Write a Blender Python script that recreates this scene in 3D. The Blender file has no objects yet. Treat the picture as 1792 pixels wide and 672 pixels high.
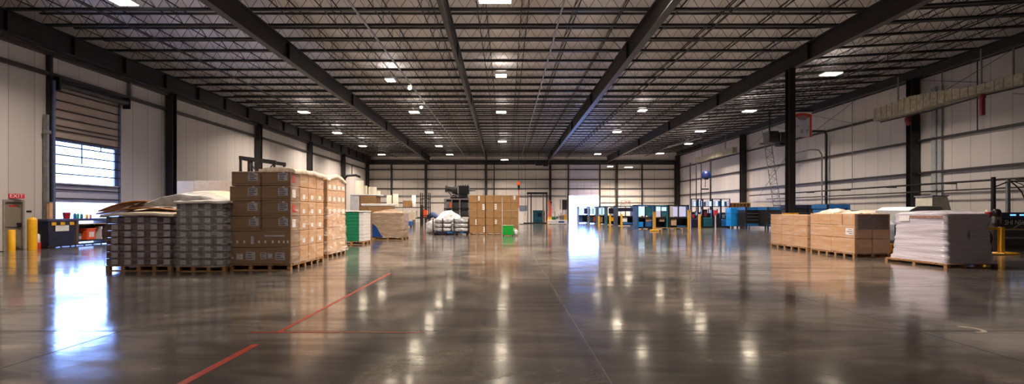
import bpy, bmesh, math, random
from mathutils import Vector, Matrix, noise
random.seed(11)
sc = bpy.context.scene
COL = sc.collection
F = 800.0; VX = 886.0; VY = 370.0; CAMH = 1.6
def wx(px, Y): return (px - VX) / F * Y
def wz(py, Y): return CAMH + (VY - py) / F * Y

# ------------------------------------------------------------------ mesh builder
class MB:
    def __init__(s): s.v = []; s.f = []; s.sm = []
    def add(s, vs, fs, smooth=False):
        n = len(s.v); s.v += [tuple(v) for v in vs]; s.f += [tuple(i + n for i in f) for f in fs]; s.sm += [smooth] * len(fs)
        return s
    def box(s, x0, x1, y0, y1, z0, z1):
        return s.add([(x0,y0,z0),(x1,y0,z0),(x1,y1,z0),(x0,y1,z0),(x0,y0,z1),(x1,y0,z1),(x1,y1,z1),(x0,y1,z1)],
                     [(0,3,2,1),(4,5,6,7),(0,1,5,4),(1,2,6,5),(2,3,7,6),(3,0,4,7)])
    def bbox(s, x0, x1, y0, y1, z0, z1, b=0.01):
        "box with chamfered edges"
        bm = bmesh.new(); bmesh.ops.create_cube(bm, size=1)
        for v in bm.verts: v.co = Vector(((x0+x1)/2 + v.co.x*(x1-x0), (y0+y1)/2 + v.co.y*(y1-y0), (z0+z1)/2 + v.co.z*(z1-z0)))
        bmesh.ops.bevel(bm, geom=bm.edges[:], offset=b, segments=1, affect='EDGES')
        s.add([v.co[:] for v in bm.verts], [[v.index for v in f.verts] for f in bm.faces]); bm.free(); return s
    def cyl(s, p0, p1, r, n=8, r1=None, caps=True):
        p0 = Vector(p0); p1 = Vector(p1); d = (p1 - p0).normalized(); r1 = r if r1 is None else r1
        a = d.orthogonal().normalized(); b = d.cross(a); vs = []
        for p, rr in ((p0, r), (p1, r1)):
            for i in range(n):
                t = 2*math.pi*i/n; vs.append(p + (a*math.cos(t) + b*math.sin(t))*rr)
        fs = [(i, (i+1) % n, n+(i+1) % n, n+i) for i in range(n)]
        s.add(vs, fs, n > 6)
        if caps: s.add(vs, [tuple(range(n))[::-1], tuple(range(n, 2*n))])
        return s
    def path(s, pts, r, n=6):
        for a, b in zip(pts, pts[1:]): s.cyl(a, b, r, n)
        return s
    def lathe(s, prof, n=20, cx=0, cy=0):
        m = len(prof); vs = []
        for (r, z) in prof:
            for i in range(n):
                t = 2*math.pi*i/n; vs.append((cx + r*math.cos(t), cy + r*math.sin(t), z))
        fs = [(j*n+i, j*n+(i+1) % n, (j+1)*n+(i+1) % n, (j+1)*n+i) for j in range(m-1) for i in range(n)]
        s.add(vs, fs, True); s.add(vs, [tuple(range(n))[::-1], tuple(range((m-1)*n, m*n))]); return s
    def prism(s, poly, y0, y1):
        "poly in xz extruded along y"
        n = len(poly)
        vs = [(x, y0, z) for x, z in poly] + [(x, y1, z) for x, z in poly]
        return s.add(vs, [tuple(range(n)), tuple(range(n, 2*n))[::-1]] + [(i, n+i, n+(i+1) % n, (i+1) % n) for i in range(n)])
    def prismx(s, poly, x0, x1):
        "poly in yz extruded along x"
        n = len(poly)
        vs = [(x0, y, z) for y, z in poly] + [(x1, y, z) for y, z in poly]
        return s.add(vs, [tuple(range(n))[::-1], tuple(range(n, 2*n))] + [(i, (i+1) % n, n+(i+1) % n, n+i) for i in range(n)])
    def ibeam(s, p0, p1, d, w, tf=0.04, tw=0.03):
        "I section, p = bottom centre at each end"
        p0 = Vector(p0); p1 = Vector(p1); u = (p1-p0).normalized(); side = u.cross(Vector((0,0,1))).normalized(); up = side.cross(u)
        pr = [(-w/2,0),(w/2,0),(w/2,tf),(tw/2,tf),(tw/2,d-tf),(w/2,d-tf),(w/2,d),(-w/2,d),(-w/2,d-tf),(-tw/2,d-tf),(-tw/2,tf),(-w/2,tf)]
        vs = [p + side*a + up*b for p in (p0, p1) for a, b in pr]; n = 12
        return s.add(vs, [(i, (i+1) % n, n+(i+1) % n, n+i) for i in range(n)] + [(0,11,10,3,2,1)[::1], (9,8,7,6,5,4), (3,10,9,4), tuple(n+i for i in (0,1,2,3,10,11)), tuple(n+i for i in (4,5,6,7,8,9)), tuple(n+i for i in (3,4,9,10))])
    def grid(s, fn, nu, nv, smooth=True):
        vs = [fn(i/nu, j/nv) for j in range(nv+1) for i in range(nu+1)]
        fs = [(j*(nu+1)+i, j*(nu+1)+i+1, (j+1)*(nu+1)+i+1, (j+1)*(nu+1)+i) for j in range(nv) for i in range(nu)]
        return s.add(vs, fs, smooth)
    def mesh(s, name, mat):
        me = bpy.data.meshes.new(name); me.from_pydata(s.v, [], s.f)
        me.polygons.foreach_set('use_smooth', s.sm)
        bm = bmesh.new(); bm.from_mesh(me); bmesh.ops.recalc_face_normals(bm, faces=bm.faces); bm.to_mesh(me); bm.free()
        if mat: me.materials.append(mat)
        return me
    def build(s, name, mat, parent=None, loc=(0,0,0), rz=0):
        return inst(name, s.mesh(name, mat), parent, loc, rz)
def inst(name, me, parent=None, loc=(0,0,0), rz=0):
    o = bpy.data.objects.new(name, me); COL.objects.link(o); o.location = loc; o.rotation_euler = (0,0,rz)
    if parent: o.parent = parent
    return o
def tag(o, label=None, cat=None, group=None, kind=None):
    if label: o['label'] = label
    if cat: o['category'] = cat
    if group: o['group'] = group
    if kind: o['kind'] = kind
    return o
def thing(name, label, cat, loc=(0,0,0), rz=0, group=None, kind=None):
    o = bpy.data.objects.new(name, None); COL.objects.link(o); o.location = loc; o.rotation_euler = (0,0,rz)
    o.empty_display_size = 0.1
    return tag(o, label, cat, group, kind)
def struct(name, mb, mat, label=None):
    return tag(mb.build(name, mat), label, None, None, 'structure')
def text(s, size, mat, parent, loc, rot=(math.pi/2,0,0), name='lettering', align='CENTER', ext=0.004, sx=1.0):
    c = bpy.data.curves.new(name, 'FONT'); c.body = s; c.size = size; c.extrude = ext; c.align_x = align; c.align_y = 'CENTER'
    c.materials.append(mat)
    tmp = bpy.data.objects.new(name, c); me = bpy.data.meshes.new_from_object(tmp); bpy.data.objects.remove(tmp)
    o = bpy.data.objects.new(name, me); COL.objects.link(o); o.parent = parent; o.location = loc; o.rotation_euler = rot; o.scale = (sx,1,1)
    return o
def copy_tree(o, parent=None):
    c = o.copy(); COL.objects.link(c); c.parent = parent
    for ch in o.children: copy_tree(ch, c)
    return c
ORD = ['first','second','third','fourth','fifth','sixth','seventh','eighth','ninth','tenth','eleventh','twelfth']

# ------------------------------------------------------------------ materials
MATS = {}
def nodes(name):
    m = bpy.data.materials.new(name); m.use_nodes = True; nt = m.node_tree
    return m, nt, nt.nodes['Principled BSDF']
def N(nt, typ, **kw):
    n = nt.nodes.new(typ)
    for k, v in kw.items():
        if k in n.inputs: n.inputs[k].default_value = v
        else: setattr(n, k, v)
    return n
def coords(nt, scale=(1,1,1), kind='Object'):
    tc = N(nt, 'ShaderNodeTexCoord'); mp = N(nt, 'ShaderNodeMapping'); mp.inputs['Scale'].default_value = scale
    nt.links.new(tc.outputs[kind], mp.inputs['Vector']); return mp.outputs['Vector']
def ramp(nt, src, stops):
    r = N(nt, 'ShaderNodeValToRGB'); el = r.color_ramp.elements
    while len(el) < len(stops): el.new(0.5)
    for e, (p, c) in zip(el, stops): e.position = p; e.color = (c[0], c[1], c[2], 1) if not isinstance(c, (int, float)) else (c, c, c, 1)
    nt.links.new(src, r.inputs[0]); return r.outputs[0]
def solid(name, col, rough=0.5, metal=0.0, var=0.12, scale=6.0, bump=0.0, spec=0.5, stretch=(1,1,1), bscale=None):
    m, nt, b = nodes(name); L = nt.links.new
    v = coords(nt, stretch)
    n = N(nt, 'ShaderNodeTexNoise', Scale=scale, Detail=4.0); L(v, n.inputs['Vector'])
    c = ramp(nt, n.outputs['Fac'], [(0.3, [x*(1-var) for x in col]), (0.7, [min(1, x*(1+var)) for x in col])])
    L(c, b.inputs['Base Color']); b.inputs['Roughness'].default_value = rough; b.inputs['Metallic'].default_value = metal
    b.inputs['Specular IOR Level'].default_value = spec
    if bump:
        n2 = N(nt, 'ShaderNodeTexNoise', Scale=bscale or scale*3, Detail=3.0); L(v, n2.inputs['Vector'])
        bp = N(nt, 'ShaderNodeBump', Strength=bump, Distance=0.02); L(n2.outputs['Fac'], bp.inputs['Height']); L(bp.outputs[0], b.inputs['Normal'])
    MATS[name] = m; return m
def emit(name, col, strength, base=(0.8,0.8,0.8)):
    m, nt, b = nodes(name); b.inputs['Base Color'].default_value = (*base, 1)
    b.inputs['Emission Color'].default_value = (*col, 1); b.inputs['Emission Strength'].default_value = strength
    MATS[name] = m; return m
def film(name, tint, opacity, lo, rough=0.14, stretch=(1.2,1.2,9), bump=0.6, hi=None):
    "stretch film: partly clear, glossy, streaked level with the floor"
    m, nt, b = nodes(name); L = nt.links.new
    v = coords(nt, stretch)
    n = N(nt, 'ShaderNodeTexNoise', Scale=2.2, Detail=6.0, Roughness=0.65); L(v, n.inputs['Vector'])
    op = ramp(nt, n.outputs['Fac'], [(0.42, lo), (0.66, hi if hi else opacity)])
    b.inputs['Base Color'].default_value = (*tint, 1); b.inputs['Roughness'].default_value = rough
    b.inputs['Specular IOR Level'].default_value = 0.7
    bp = N(nt, 'ShaderNodeBump', Strength=bump, Distance=0.03); L(n.outputs['Fac'], bp.inputs['Height']); L(bp.outputs[0], b.inputs['Normal'])
    tr = N(nt, 'ShaderNodeBsdfTransparent'); mx = N(nt, 'ShaderNodeMixShader')
    L(op, mx.inputs[0]); L(tr.outputs[0], mx.inputs[1]); L(b.outputs[0], mx.inputs[2])
    L(mx.outputs[0], nt.nodes['Material Output'].inputs['Surface'])
    MATS[name] = m; return m

steel = solid('dark_steel', (0.013,0.012,0.014), 0.45, 0.0, 0.3, 3, 0.1)
steel_joist = solid('joist_steel', (0.012,0.012,0.014), 0.5, 0.0, 0.3, 2)
girt_m = solid('girt_steel', (0.028,0.024,0.026), 0.5, 0.0, 0.25, 2)
galv = solid('galvanised', (0.34,0.35,0.38), 0.35, 0.7, 0.2, 8)
alu = solid('grey_frame_metal', (0.22,0.23,0.25), 0.4, 0.3, 0.2, 6)
blueframe = solid('blue_grey_frame', (0.10,0.13,0.25), 0.45, 0.0, 0.2, 6)
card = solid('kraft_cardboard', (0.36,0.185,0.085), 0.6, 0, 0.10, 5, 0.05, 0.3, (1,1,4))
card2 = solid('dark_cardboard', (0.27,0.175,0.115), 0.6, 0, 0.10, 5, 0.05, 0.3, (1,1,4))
card3 = solid('lit_tan_cardboard', (0.50,0.29,0.16), 0.6, 0, 0.08, 5, 0.05, 0.3, (1,1,4))  # tan lightened so the colour carries lamplight on the aisle-facing carton sides
cardfar = solid('pale_brown_cardboard', (0.30,0.17,0.075), 0.65, 0, 0.12, 4, 0, 0.3)
crate_brown = solid('brown_case', (0.12,0.052,0.036), 0.5, 0, 0.3, 9)
case_grey = solid('grey_case', (0.10,0.10,0.12), 0.45, 0, 0.3, 7)
tape = solid('packing_tape', (0.42,0.26,0.14), 0.15, 0, 0.08, 9)
paper = solid('white_paper', (0.72,0.72,0.76), 0.5, 0, 0.12, 30)
paper_dim = solid('grey_white_paper', (0.46,0.46,0.54), 0.5, 0, 0.25, 14)
ink = solid('label_ink', (0.05,0.05,0.08), 0.6, 0, 0.1, 10)
wood = solid('pallet_wood', (0.36,0.20,0.09), 0.7, 0, 0.35, 4, 0.2, 0.3, (1,6,6))
yellow = solid('safety_yellow', (0.80,0.42,0.012), 0.4, 0, 0.1, 5, 0.05)
red = solid('red_paint', (0.48,0.02,0.025), 0.4, 0, 0.15, 5)
dullred = solid('dull_red_paint', (0.22,0.015,0.02), 0.5, 0, 0.15, 5)
orange = solid('orange_plastic', (0.80,0.10,0.02), 0.4, 0, 0.12, 5)
white = solid('white_plastic', (0.75,0.75,0.77), 0.4, 0, 0.06, 5)
cream = solid('cream_panel', (0.62,0.53,0.40), 0.6, 0, 0.06, 1.5)
creamroll = solid('cream_paper', (0.70,0.66,0.56), 0.6, 0, 0.08, 1.2, 0, 0.3, (3,3,0.3))
black = solid('black_plastic', (0.012,0.012,0.015), 0.35, 0, 0.3, 5, 0.05)
navy = solid('navy_plastic', (0.012,0.016,0.045), 0.3, 0, 0.3, 3, 0.1)
brightblue = solid('bright_blue_panel', (0.01,0.27,0.80), 0.4, 0, 0.1, 3)
midblue = solid('mid_blue_paint', (0.015,0.11,0.33), 0.4, 0, 0.25, 4)
teal = solid('teal_paint', (0.01,0.11,0.16), 0.4, 0, 0.3, 4)
green = solid('green_board', (0.008,0.17,0.085), 0.55, 0, 0.2, 8, 0.1, 0.4, (1,1,5))
brightgreen = solid('green_plastic', (0.0,0.30,0.025), 0.45, 0, 0.08, 5)
greysheet = solid('grey_vinyl', (0.32,0.34,0.37), 0.3, 0, 0.15, 2, 0.3)
creamsheet = solid('cream_sheet', (0.74,0.66,0.54), 0.4, 0, 0.10, 2, 0.5, 0.5, (1,1,1), 5)
orangesheet = solid('orange_brown_sheet', (0.36,0.13,0.025), 0.35, 0, 0.35, 2.5, 0.3)
silver = solid('silver_sheet', (0.75,0.74,0.78), 0.22, 0.15, 0.35, 3.5, 0.8, 0.6, (1,1,2), 6)
blocktop = solid('foam_white', (0.66,0.65,0.66), 0.7, 0, 0.1, 4, 0.2)
doorgrey = solid('door_taupe', (0.21,0.18,0.14), 0.5, 0, 0.06, 2)
concrete_duct = solid('duct_lagging', (0.34,0.31,0.24), 0.7, 0, 0.3, 6, 0.4)
bluetarp = solid('blue_tarp', (0.05,0.09,0.24), 0.4, 0, 0.2, 3, 0.3)
rubber = solid('rubber', (0.02,0.02,0.02), 0.7, 0, 0.2, 6)
skyblue_glass = emit('lit_screen', (0.55,0.78,1.0), 0.9, (0.2,0.25,0.3))
bluelamp = emit('blue_indicator', (0.15,0.45,1.0), 1.6, (0.1,0.2,0.4))
lampface = emit('lamp_diffuser', (1.0,0.84,0.62), 22.0)
lampface_cool = emit('cool_lamp_diffuser', (1.0,0.93,0.82), 22.0)
clear = film('clear_wrap', (0.80,0.78,0.80), 0.34, 0.05, 0.12, bump=0.8)
greyfilm = film('grey_wrap', (0.55,0.55,0.62), 0.60, 0.18, 0.14)
whitefilm = film('milky_wrap', (0.66,0.63,0.76), 0.98, 0.90, 0.10, (0.5,0.5,19), 1.0)
topfilm = film('cloudy_wrap', (0.85,0.76,0.66), 0.9, 0.55, 0.2, (3,3,3), 0.9)
m, nt, b = nodes('window_glass'); b.inputs['Base Color'].default_value = (1,1,1,1); b.inputs['Roughness'].default_value = 0.02
tr = N(nt, 'ShaderNodeBsdfTransparent'); mx = N(nt, 'ShaderNodeMixShader'); mx.inputs[0].default_value = 0.10
nt.links.new(tr.outputs[0], mx.inputs[1]); nt.links.new(b.outputs[0], mx.inputs[2]); nt.links.new(mx.outputs[0], nt.nodes['Material Output'].inputs['Surface'])
glass = m

def panel_mat(name, axis, col, pitch=1.05):
    "insulated wall panel: narrow dark seam every pitch metres"
    m, nt, b = nodes(name); L = nt.links.new
    tc = N(nt, 'ShaderNodeTexCoord'); sep = N(nt, 'ShaderNodeSeparateXYZ'); L(tc.outputs['Object'], sep.inputs[0])
    d = N(nt, 'ShaderNodeMath', operation='DIVIDE'); L(sep.outputs[axis], d.inputs[0]); d.inputs[1].default_value = pitch
    fr = N(nt, 'ShaderNodeMath', operation='FRACT'); L(d.outputs[0], fr.inputs[0])
    fl = N(nt, 'ShaderNodeMath', operation='FLOOR'); L(d.outputs[0], fl.inputs[0])
    wn = N(nt, 'ShaderNodeTexWhiteNoise', noise_dimensions='1D'); L(fl.outputs[0], wn.inputs['W'])
    lt = N(nt, 'ShaderNodeMath', operation='LESS_THAN'); L(fr.outputs[0], lt.inputs[0]); lt.inputs[1].default_value = 0.022
    v = coords(nt, (0.35,0.35,0.12)); n = N(nt, 'ShaderNodeTexNoise', Scale=1.6, Detail=5.0); L(v, n.inputs['Vector'])
    c = ramp(nt, n.outputs['Fac'], [(0.3, [x*0.93 for x in col]), (0.7, col)])
    mr = N(nt, 'ShaderNodeMapRange'); L(wn.outputs['Value'], mr.inputs[0]); mr.inputs[3].default_value = 0.90; mr.inputs[4].default_value = 1.0
    hs = N(nt, 'ShaderNodeHueSaturation'); L(c, hs.inputs['Color']); L(mr.outputs[0], hs.inputs['Value'])
    mx = N(nt, 'ShaderNodeMix', data_type='RGBA'); L(lt.outputs[0], mx.inputs[0]); L(hs.outputs[0], mx.inputs[6]); mx.inputs[7].default_value = (col[0]*0.4, col[1]*0.4, col[2]*0.4, 1)
    L(mx.outputs[2], b.inputs['Base Color']); b.inputs['Roughness'].default_value = 0.5
    bp = N(nt, 'ShaderNodeBump', Strength=0.5, Distance=0.01, invert=True); L(lt.outputs[0], bp.inputs['Height']); L(bp.outputs[0], b.inputs['Normal'])
    return m
wall_m = panel_mat('white_wall_panel_y', 'Y', (0.58,0.55,0.55))
wall_b = panel_mat('white_wall_panel_x', 'X', (0.64,0.60,0.58), 2.2)

# roof underside: white vinyl-faced insulation with foil sheen
m, nt, b = nodes('roof_insulation'); L = nt.links.new
v = coords(nt, (1,0.5,1))
n1 = N(nt, 'ShaderNodeTexNoise', Scale=0.28, Detail=3.0); L(v, n1.inputs['Vector'])
n2 = N(nt, 'ShaderNodeTexNoise', Scale=4.0, Detail=7.0, Roughness=0.7); L(v, n2.inputs['Vector'])
c = ramp(nt, n1.outputs['Fac'], [(0.30, (0.58,0.53,0.49)), (0.55, (0.78,0.75,0.75)), (0.75, (0.88,0.87,0.90))])
L(c, b.inputs['Base Color']); b.inputs['Roughness'].default_value = 0.38; b.inputs['Metallic'].default_value = 0.1
bp = N(nt, 'ShaderNodeBump', Strength=0.8, Distance=0.06); L(n2.outputs['Fac'], bp.inputs['Height']); L(bp.outputs[0], b.inputs['Normal'])
ceil_m = m

# polished concrete floor with stains, saw cuts and hairline gloss changes
m, nt, b = nodes('polished_concrete'); L = nt.links.new
v = coords(nt, (1,1,1))
vs_ = coords(nt, (1.0,0.22,1)); vd = N(nt, 'ShaderNodeMapping'); vd.inputs['Rotation'].default_value = (0,0,0.9); vd.inputs['Scale'].default_value = (0.5,2.2,1)
tc = N(nt, 'ShaderNodeTexCoord'); L(tc.outputs['Object'], vd.inputs['Vector'])
n1 = N(nt, 'ShaderNodeTexNoise', Scale=0.42, Detail=6.0, Roughness=0.62, Distortion=0.8); L(v, n1.inputs['Vector'])
n2 = N(nt, 'ShaderNodeTexNoise', Scale=0.8, Detail=8.0, Roughness=0.68, Distortion=1.2); L(vd.outputs[0], n2.inputs['Vector'])
n3 = N(nt, 'ShaderNodeTexNoise', Scale=26.0, Detail=4.0); L(v, n3.inputs['Vector'])
c1 = ramp(nt, n1.outputs['Fac'], [(0.30, (0.045,0.042,0.045)), (0.50, (0.118,0.107,0.102)), (0.70, (0.29,0.25,0.215))])
c2 = ramp(nt, n2.outputs['Fac'], [(0.36, 0.42), (0.5, 0.92), (0.62, 1.5)])
c3 = ramp(nt, n3.outputs['Fac'], [(0.3, 0.88), (0.7, 1.1)])
mx = N(nt, 'ShaderNodeMix', data_type='RGBA', blend_type='MULTIPLY'); mx.inputs[0].default_value = 1; L(c1, mx.inputs[6]); L(c2, mx.inputs[7])
mx2 = N(nt, 'ShaderNodeMix', data_type='RGBA', blend_type='MULTIPLY'); mx2.inputs[0].default_value = 1; L(mx.outputs[2], mx2.inputs[6]); L(c3, mx2.inputs[7])
L(mx2.outputs[2], b.inputs['Base Color'])
r1 = ramp(nt, n2.outputs['Fac'], [(0.36, 0.20), (0.64, 0.09)]); L(r1, b.inputs['Roughness'])
b.inputs['Specular IOR Level'].default_value = 0.7; L(ramp(nt, n2.outputs['Fac'], [(0.38, 0.15), (0.56, 0.65)]), b.inputs['Coat Weight']); b.inputs['Coat Roughness'].default_value = 0.10
n4 = N(nt, 'ShaderNodeTexNoise', Scale=1.7, Detail=3.0); L(v, n4.inputs['Vector'])
bp = N(nt, 'ShaderNodeBump', Strength=0.16, Distance=0.03); L(n4.outputs['Fac'], bp.inputs['Height']); L(bp.outputs[0], b.inputs['Normal'])
floor_m = m
redline_m = solid('worn_red_line', (0.36,0.035,0.02), 0.3, 0, 0.3, 14)
joint_m = solid('saw_cut_filler', (0.03,0.026,0.022), 0.7, 0, 0.2, 6)
jointpale_m = solid('pale_joint_filler', (0.16,0.135,0.11), 0.22, 0, 0.2, 6)
linepale_m = solid('worn_white_paint', (0.55,0.52,0.42), 0.5, 0, 0.25, 9)
outside_m = solid('yard_concrete', (0.55,0.55,0.56), 0.8, 0, 0.1, 1)
blockwall_m = solid('pale_block_wall', (0.62,0.56,0.58), 0.8, 0, 0.12, 3)
scrub_m = solid('dry_scrub', (0.30,0.26,0.12), 0.9, 0, 0.4, 5)

# ------------------------------------------------------------------ room shell
XL, XR, YB, YF = -20.6, 25.6, 68.0, -12.0
struct('floor', MB().box(XL-.3, XR+.3, YF-.3, YB+.3, -0.3, 0), floor_m)
struct('ground', MB().box(-90, 90, -40, 130, -0.5, -0.31), outside_m)
# left yard apron level with the doorway
struct('ground_apron', MB().box(-40, XL-.3, 10, 40, -0.3, -0.02), outside_m)
struct('ground_dock', MB().box(-5, 30, YB+.3, 90, -0.3, -0.02), outside_m)
D1 = (20.8, 24.45, 7.56)     # big left door
D2 = (18.72, 19.5, 2.05)     # steel exit door
w = MB()
w.box(XL-.3, XL, YF, D2[0], 0, 10.6); w.box(XL-.3, XL, D2[0], D2[1], D2[2], 10.6); w.box(XL-.3, XL, D2[1], D1[0], 0, 10.6)
w.box(XL-.3, XL, D1[0], D1[1], D1[2], 10.6); w.box(XL-.3, XL, D1[1], YB, 0, 10.6)
struct('wall_left', w, wall_m)
struct('wall_right', MB().box(XR, XR+.3, YF, YB, 0, 11.3), wall_m)
B1 = (9.35, 13.75, 3.95)
w = MB(); w.box(XL-.3, B1[0], YB, YB+.3, 0, 11.3); w.box(B1[1], XR+.3, YB, YB+.3, 0, 11.3); w.box(B1[0], B1[1], YB, YB+.3, B1[2], 11.3)
struct('wall_back', w, wall_b)
struct('wall_front', MB().box(XL-.3, XR+.3, YF-.3, YF, 0, 11.3), wall_b)
DECK = 10.33
struct('ceiling', MB().prism([(XL-.3, DECK), (14.3, DECK), (XR+.3, DECK+.75), (XR+.3, DECK+.95), (14.3, DECK+.2), (XL-.3, DECK+.2)], YF-.3, YB+.3), ceil_m)

# floor joints and painted lines, 2-4 mm proud or sunk strips
def strip(name, x0, x1, y0, y1, mat, h=0.002): return struct(name, MB().box(x0, x1, y0, y1, 0.0, h), mat)
k = 1
for x, mt in ((-15.4, joint_m), (-5.15, joint_m), (0.98, jointpale_m), (5.5, joint_m), (11.3, joint_m), (18, joint_m)):
    strip('trim_%d' % k, x-.006, x+.006, YF, YB, mt, 0.001); k += 1
for y in (6.12, 12.9, 21.6, 31.5):
    strip('trim_%d' % k, XL, XR, y-.008, y+.008, joint_m, 0.0012); k += 1
w = MB()
y = 1.0
while y < 11.8:
    y1 = min(y + random.uniform(0.7, 2.0), 11.85)
    if y1 > 5.55 and y < 5.75: y1 = 5.5; 
    if y >= 5.45 and y < 6.0: y = 6.02; y1 = 7.2
    a = 0.045 if y < 6 else 0.032
    w.box(-3.01-a, -3.01+a, y, y1, 0, 0.003); y = y1 + 0.006
tag(w.build('floor_line', redline_m), 'long worn red painted line running away from the camera on the floor', 'floor line')
w = MB().box(-3.4, -2.2, 6.03, 6.07, 0, 0.0035).box(-2.15, -1.1, 6.035, 6.06, 0, 0.0035)
tag(w.build('floor_line', redline_m), 'short thin red painted line crossing left to right near the camera', 'floor line')
def arc(cx, cy, r, a0, a1, wd, n=10):
    w = MB(); P = []
    for i in range(n+1):
        t = a0 + (a1-a0)*i/n; P.append((math.cos(t), math.sin(t)))
    for (c0, s0), (c1, s1) in zip(P, P[1:]):
        q = [(cx+c0*(r-wd), cy+s0*(r-wd)), (cx+c0*(r+wd), cy+s0*(r+wd)), (cx+c1*(r+wd), cy+s1*(r+wd)), (cx+c1*(r-wd), cy+s1*(r-wd))]
        w.add([(x, y, 0.0) for x, y in q] + [(x, y, 0.002) for x, y in q], [(4,5,6,7),(0,1,5,4),(1,2,6,5),(2,3,7,6),(3,0,4,7)])
    return w
tag(arc(6.27, 6.2, 0.15, -1.9, 1.5, 0.028).build('floor_marking', linepale_m), 'small pale curved paint mark on the concrete at right', 'floor marking')
tag(arc(6.72, 5.55, 0.15, 1.2, 3.6, 0.03).build('floor_marking', linepale_m), 'pale curved paint mark cut by the right edge of the view', 'floor marking')

# world: bright overcast daylight outside
wd = bpy.data.worlds.new('daylight'); sc.world = wd; wd.use_nodes = True
bg = wd.node_tree.nodes['Background']; bg.inputs[0].default_value = (0.24, 0.41, 1.0, 1); bg.inputs[1].default_value = 20.0
def portal(name, loc, rot, sx, sy):
    l = bpy.data.lights.new(name, 'AREA'); l.shape = 'RECTANGLE'; l.size = sx; l.size_y = sy; l.cycles.is_portal = True
    o = bpy.data.objects.new(name, l); COL.objects.link(o); o.location = loc; o.rotation_euler = rot
portal('daylight_portal', (XL-.35, (D1[0]+D1[1])/2, D1[2]/2), (0, -math.pi/2, 0), D1[2], D1[1]-D1[0])
portal('daylight_portal', ((B1[0]+B1[1])/2, YB+.35, B1[2]/2), (-math.pi/2, 0, 0), B1[1]-B1[0], B1[2])

# camera
cd = bpy.data.cameras.new('camera'); cam = bpy.data.objects.new('camera', cd); COL.objects.link(cam); sc.camera = cam
cam.location = (0, 0, CAMH); cam.rotation_euler = (math.pi/2, 0, 0)
cd.sensor_fit = 'HORIZONTAL'; cd.sensor_width = 36; cd.lens = F/1792*36; cd.shift_x = (896-VX)/1792; cd.shift_y = (VY-336)/1792
cd.clip_start = 0.05; cd.clip_end = 400
sc.view_settings.view_transform = 'Standard'; sc.view_settings.look = 'None'; sc.view_settings.exposure = 0.22; sc.view_settings.gamma = 1
sc.view_settings.use_curve_mapping = False
sc.cycles.use_denoising = True
sc.cycles.max_bounces = 8; sc.cycles.transparent_max_bounces = 12
sc.cycles.sample_clamp_indirect = 6.0
LAMP_W = 600.0; CEIL_FILL_W = 17.0
# ------------------------------------------------------------------ steelwork
def colm(x, y, h, label, w=0.34, d=0.5, group=None, base=True):
    t = thing('steel_column', label, 'column', (x, y, 0), 0, group)
    pr = [(-w/2,-d/2),(w/2,-d/2),(w/2,-d/2+.03),(.02,-d/2+.03),(.02,d/2-.03),(w/2,d/2-.03),(w/2,d/2),(-w/2,d/2),(-w/2,d/2-.03),(-.02,d/2-.03),(-.02,-d/2+.03),(-w/2,-d/2+.03)]
    n = 12; vs = [(a,b_,z) for z in (0.02, h) for a,b_ in pr]
    mb = MB().add(vs, [(i,(i+1)%n,n+(i+1)%n,n+i) for i in range(n)] + [tuple(range(n))[::-1], tuple(range(n,2*n))])
    mb.build('shaft', steel, t)
    MB().box(-w/2-.08, w/2+.08, -d/2-.08, d/2+.08, 0, 0.025).build('base_plate', steel, t)
    return t
for i, y in enumerate((8.2, 17.95, 27.7, 37.5, 47.3, 57.0, 66.9)):
    if i == 0: continue
    lab = ['', 'black steel column on the left wall cut by the left edge of the view',
           'black steel column on the left wall just beyond the big roller door',
           'second black steel column beyond the roller door on the left wall',
           'third black steel column beyond the roller door on the left wall',
           'fourth black steel column beyond the roller door on the left wall',
           'black steel column in the far left corner of the hall'][i]
    colm(-20.3, y, 8.75, lab, 0.42, 0.36)
for i, (y, h) in enumerate(((28.4, 9.8), (48.8, 9.8), (67.4, 9.8))):
    colm(25.25, y, h, ['thick black steel column on the right wall behind the white-wrapped load', 'second black steel column on the right wall, above the timber crate', 'black steel column in the far right corner of the hall'][i], 0.5, 0.4)
colm(14.35, 23.1, 8.8, 'tall freestanding black steel column carrying the roof girder beside the red-bordered banner', 0.32, 0.34)
t = thing('column_guard', 'orange-yellow guard at head height on the freestanding black column', 'guard', (14.35, 23.1, 1.3))
MB().bbox(-.27, .27, -.27, -.175, 0, 0.22).bbox(-.27, .27, .175, .27, 0, 0.22).bbox(-.27,-.165,-.175,.175,0,.22).bbox(.165,.27,-.175,.175,0,.22).build('guard_collar', yellow, t)

GIRD = [((-9.85, YF, 8.8), (-11.3, 67.6, 8.8), 0.30, 'A'), ((-2.0, YF, 8.8), (-2.85, 67.6, 8.8), 0.17, 'B'),
        ((5.68, YF, 8.8), (6.1, 67.6, 8.8), 0.30, 'C'), ((14.2, YF, 8.8), (14.9, 67.6, 8.8), 0.32, 'D')]
GL = {'A': 'wide black roof girder left of centre running to the back wall', 'B': 'narrow black roof girder over the middle left of the floor',
      'C': 'wide black roof girder right of centre running to the back wall', 'D': 'wide black roof girder resting on the freestanding column'}
for p0, p1, wdt, kx in GIRD:
    t = thing('roof_girder', GL[kx], 'roof girder', (0, 0, 0))
    MB().ibeam(p0, p1, 0.88, wdt).build('beam', steel, t)
    y = -7.0
    while y < 66:
        f = (y - YF) / (67.6 - YF); x = p0[0] + (p1[0]-p0[0])*f
        MB().box(x-wdt/2+.01, x+wdt/2-.01, y-.012, y+.012, 8.845, 9.635).build('stiffener', steel, t); y += 9.6
t = thing('roof_girder', 'black eave girder above the left wall', 'roof girder')
MB().ibeam((-20.05, YF, 8.76), (-20.05, 67.6, 8.76), 0.90, 0.34).build('beam', steel, t)
for y in [15.4+2.85*i for i in range(18)]: MB().box(-20.2, -19.9, y-.012, y+.012, 8.8, 9.62).build('stiffener', steel, t)
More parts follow.
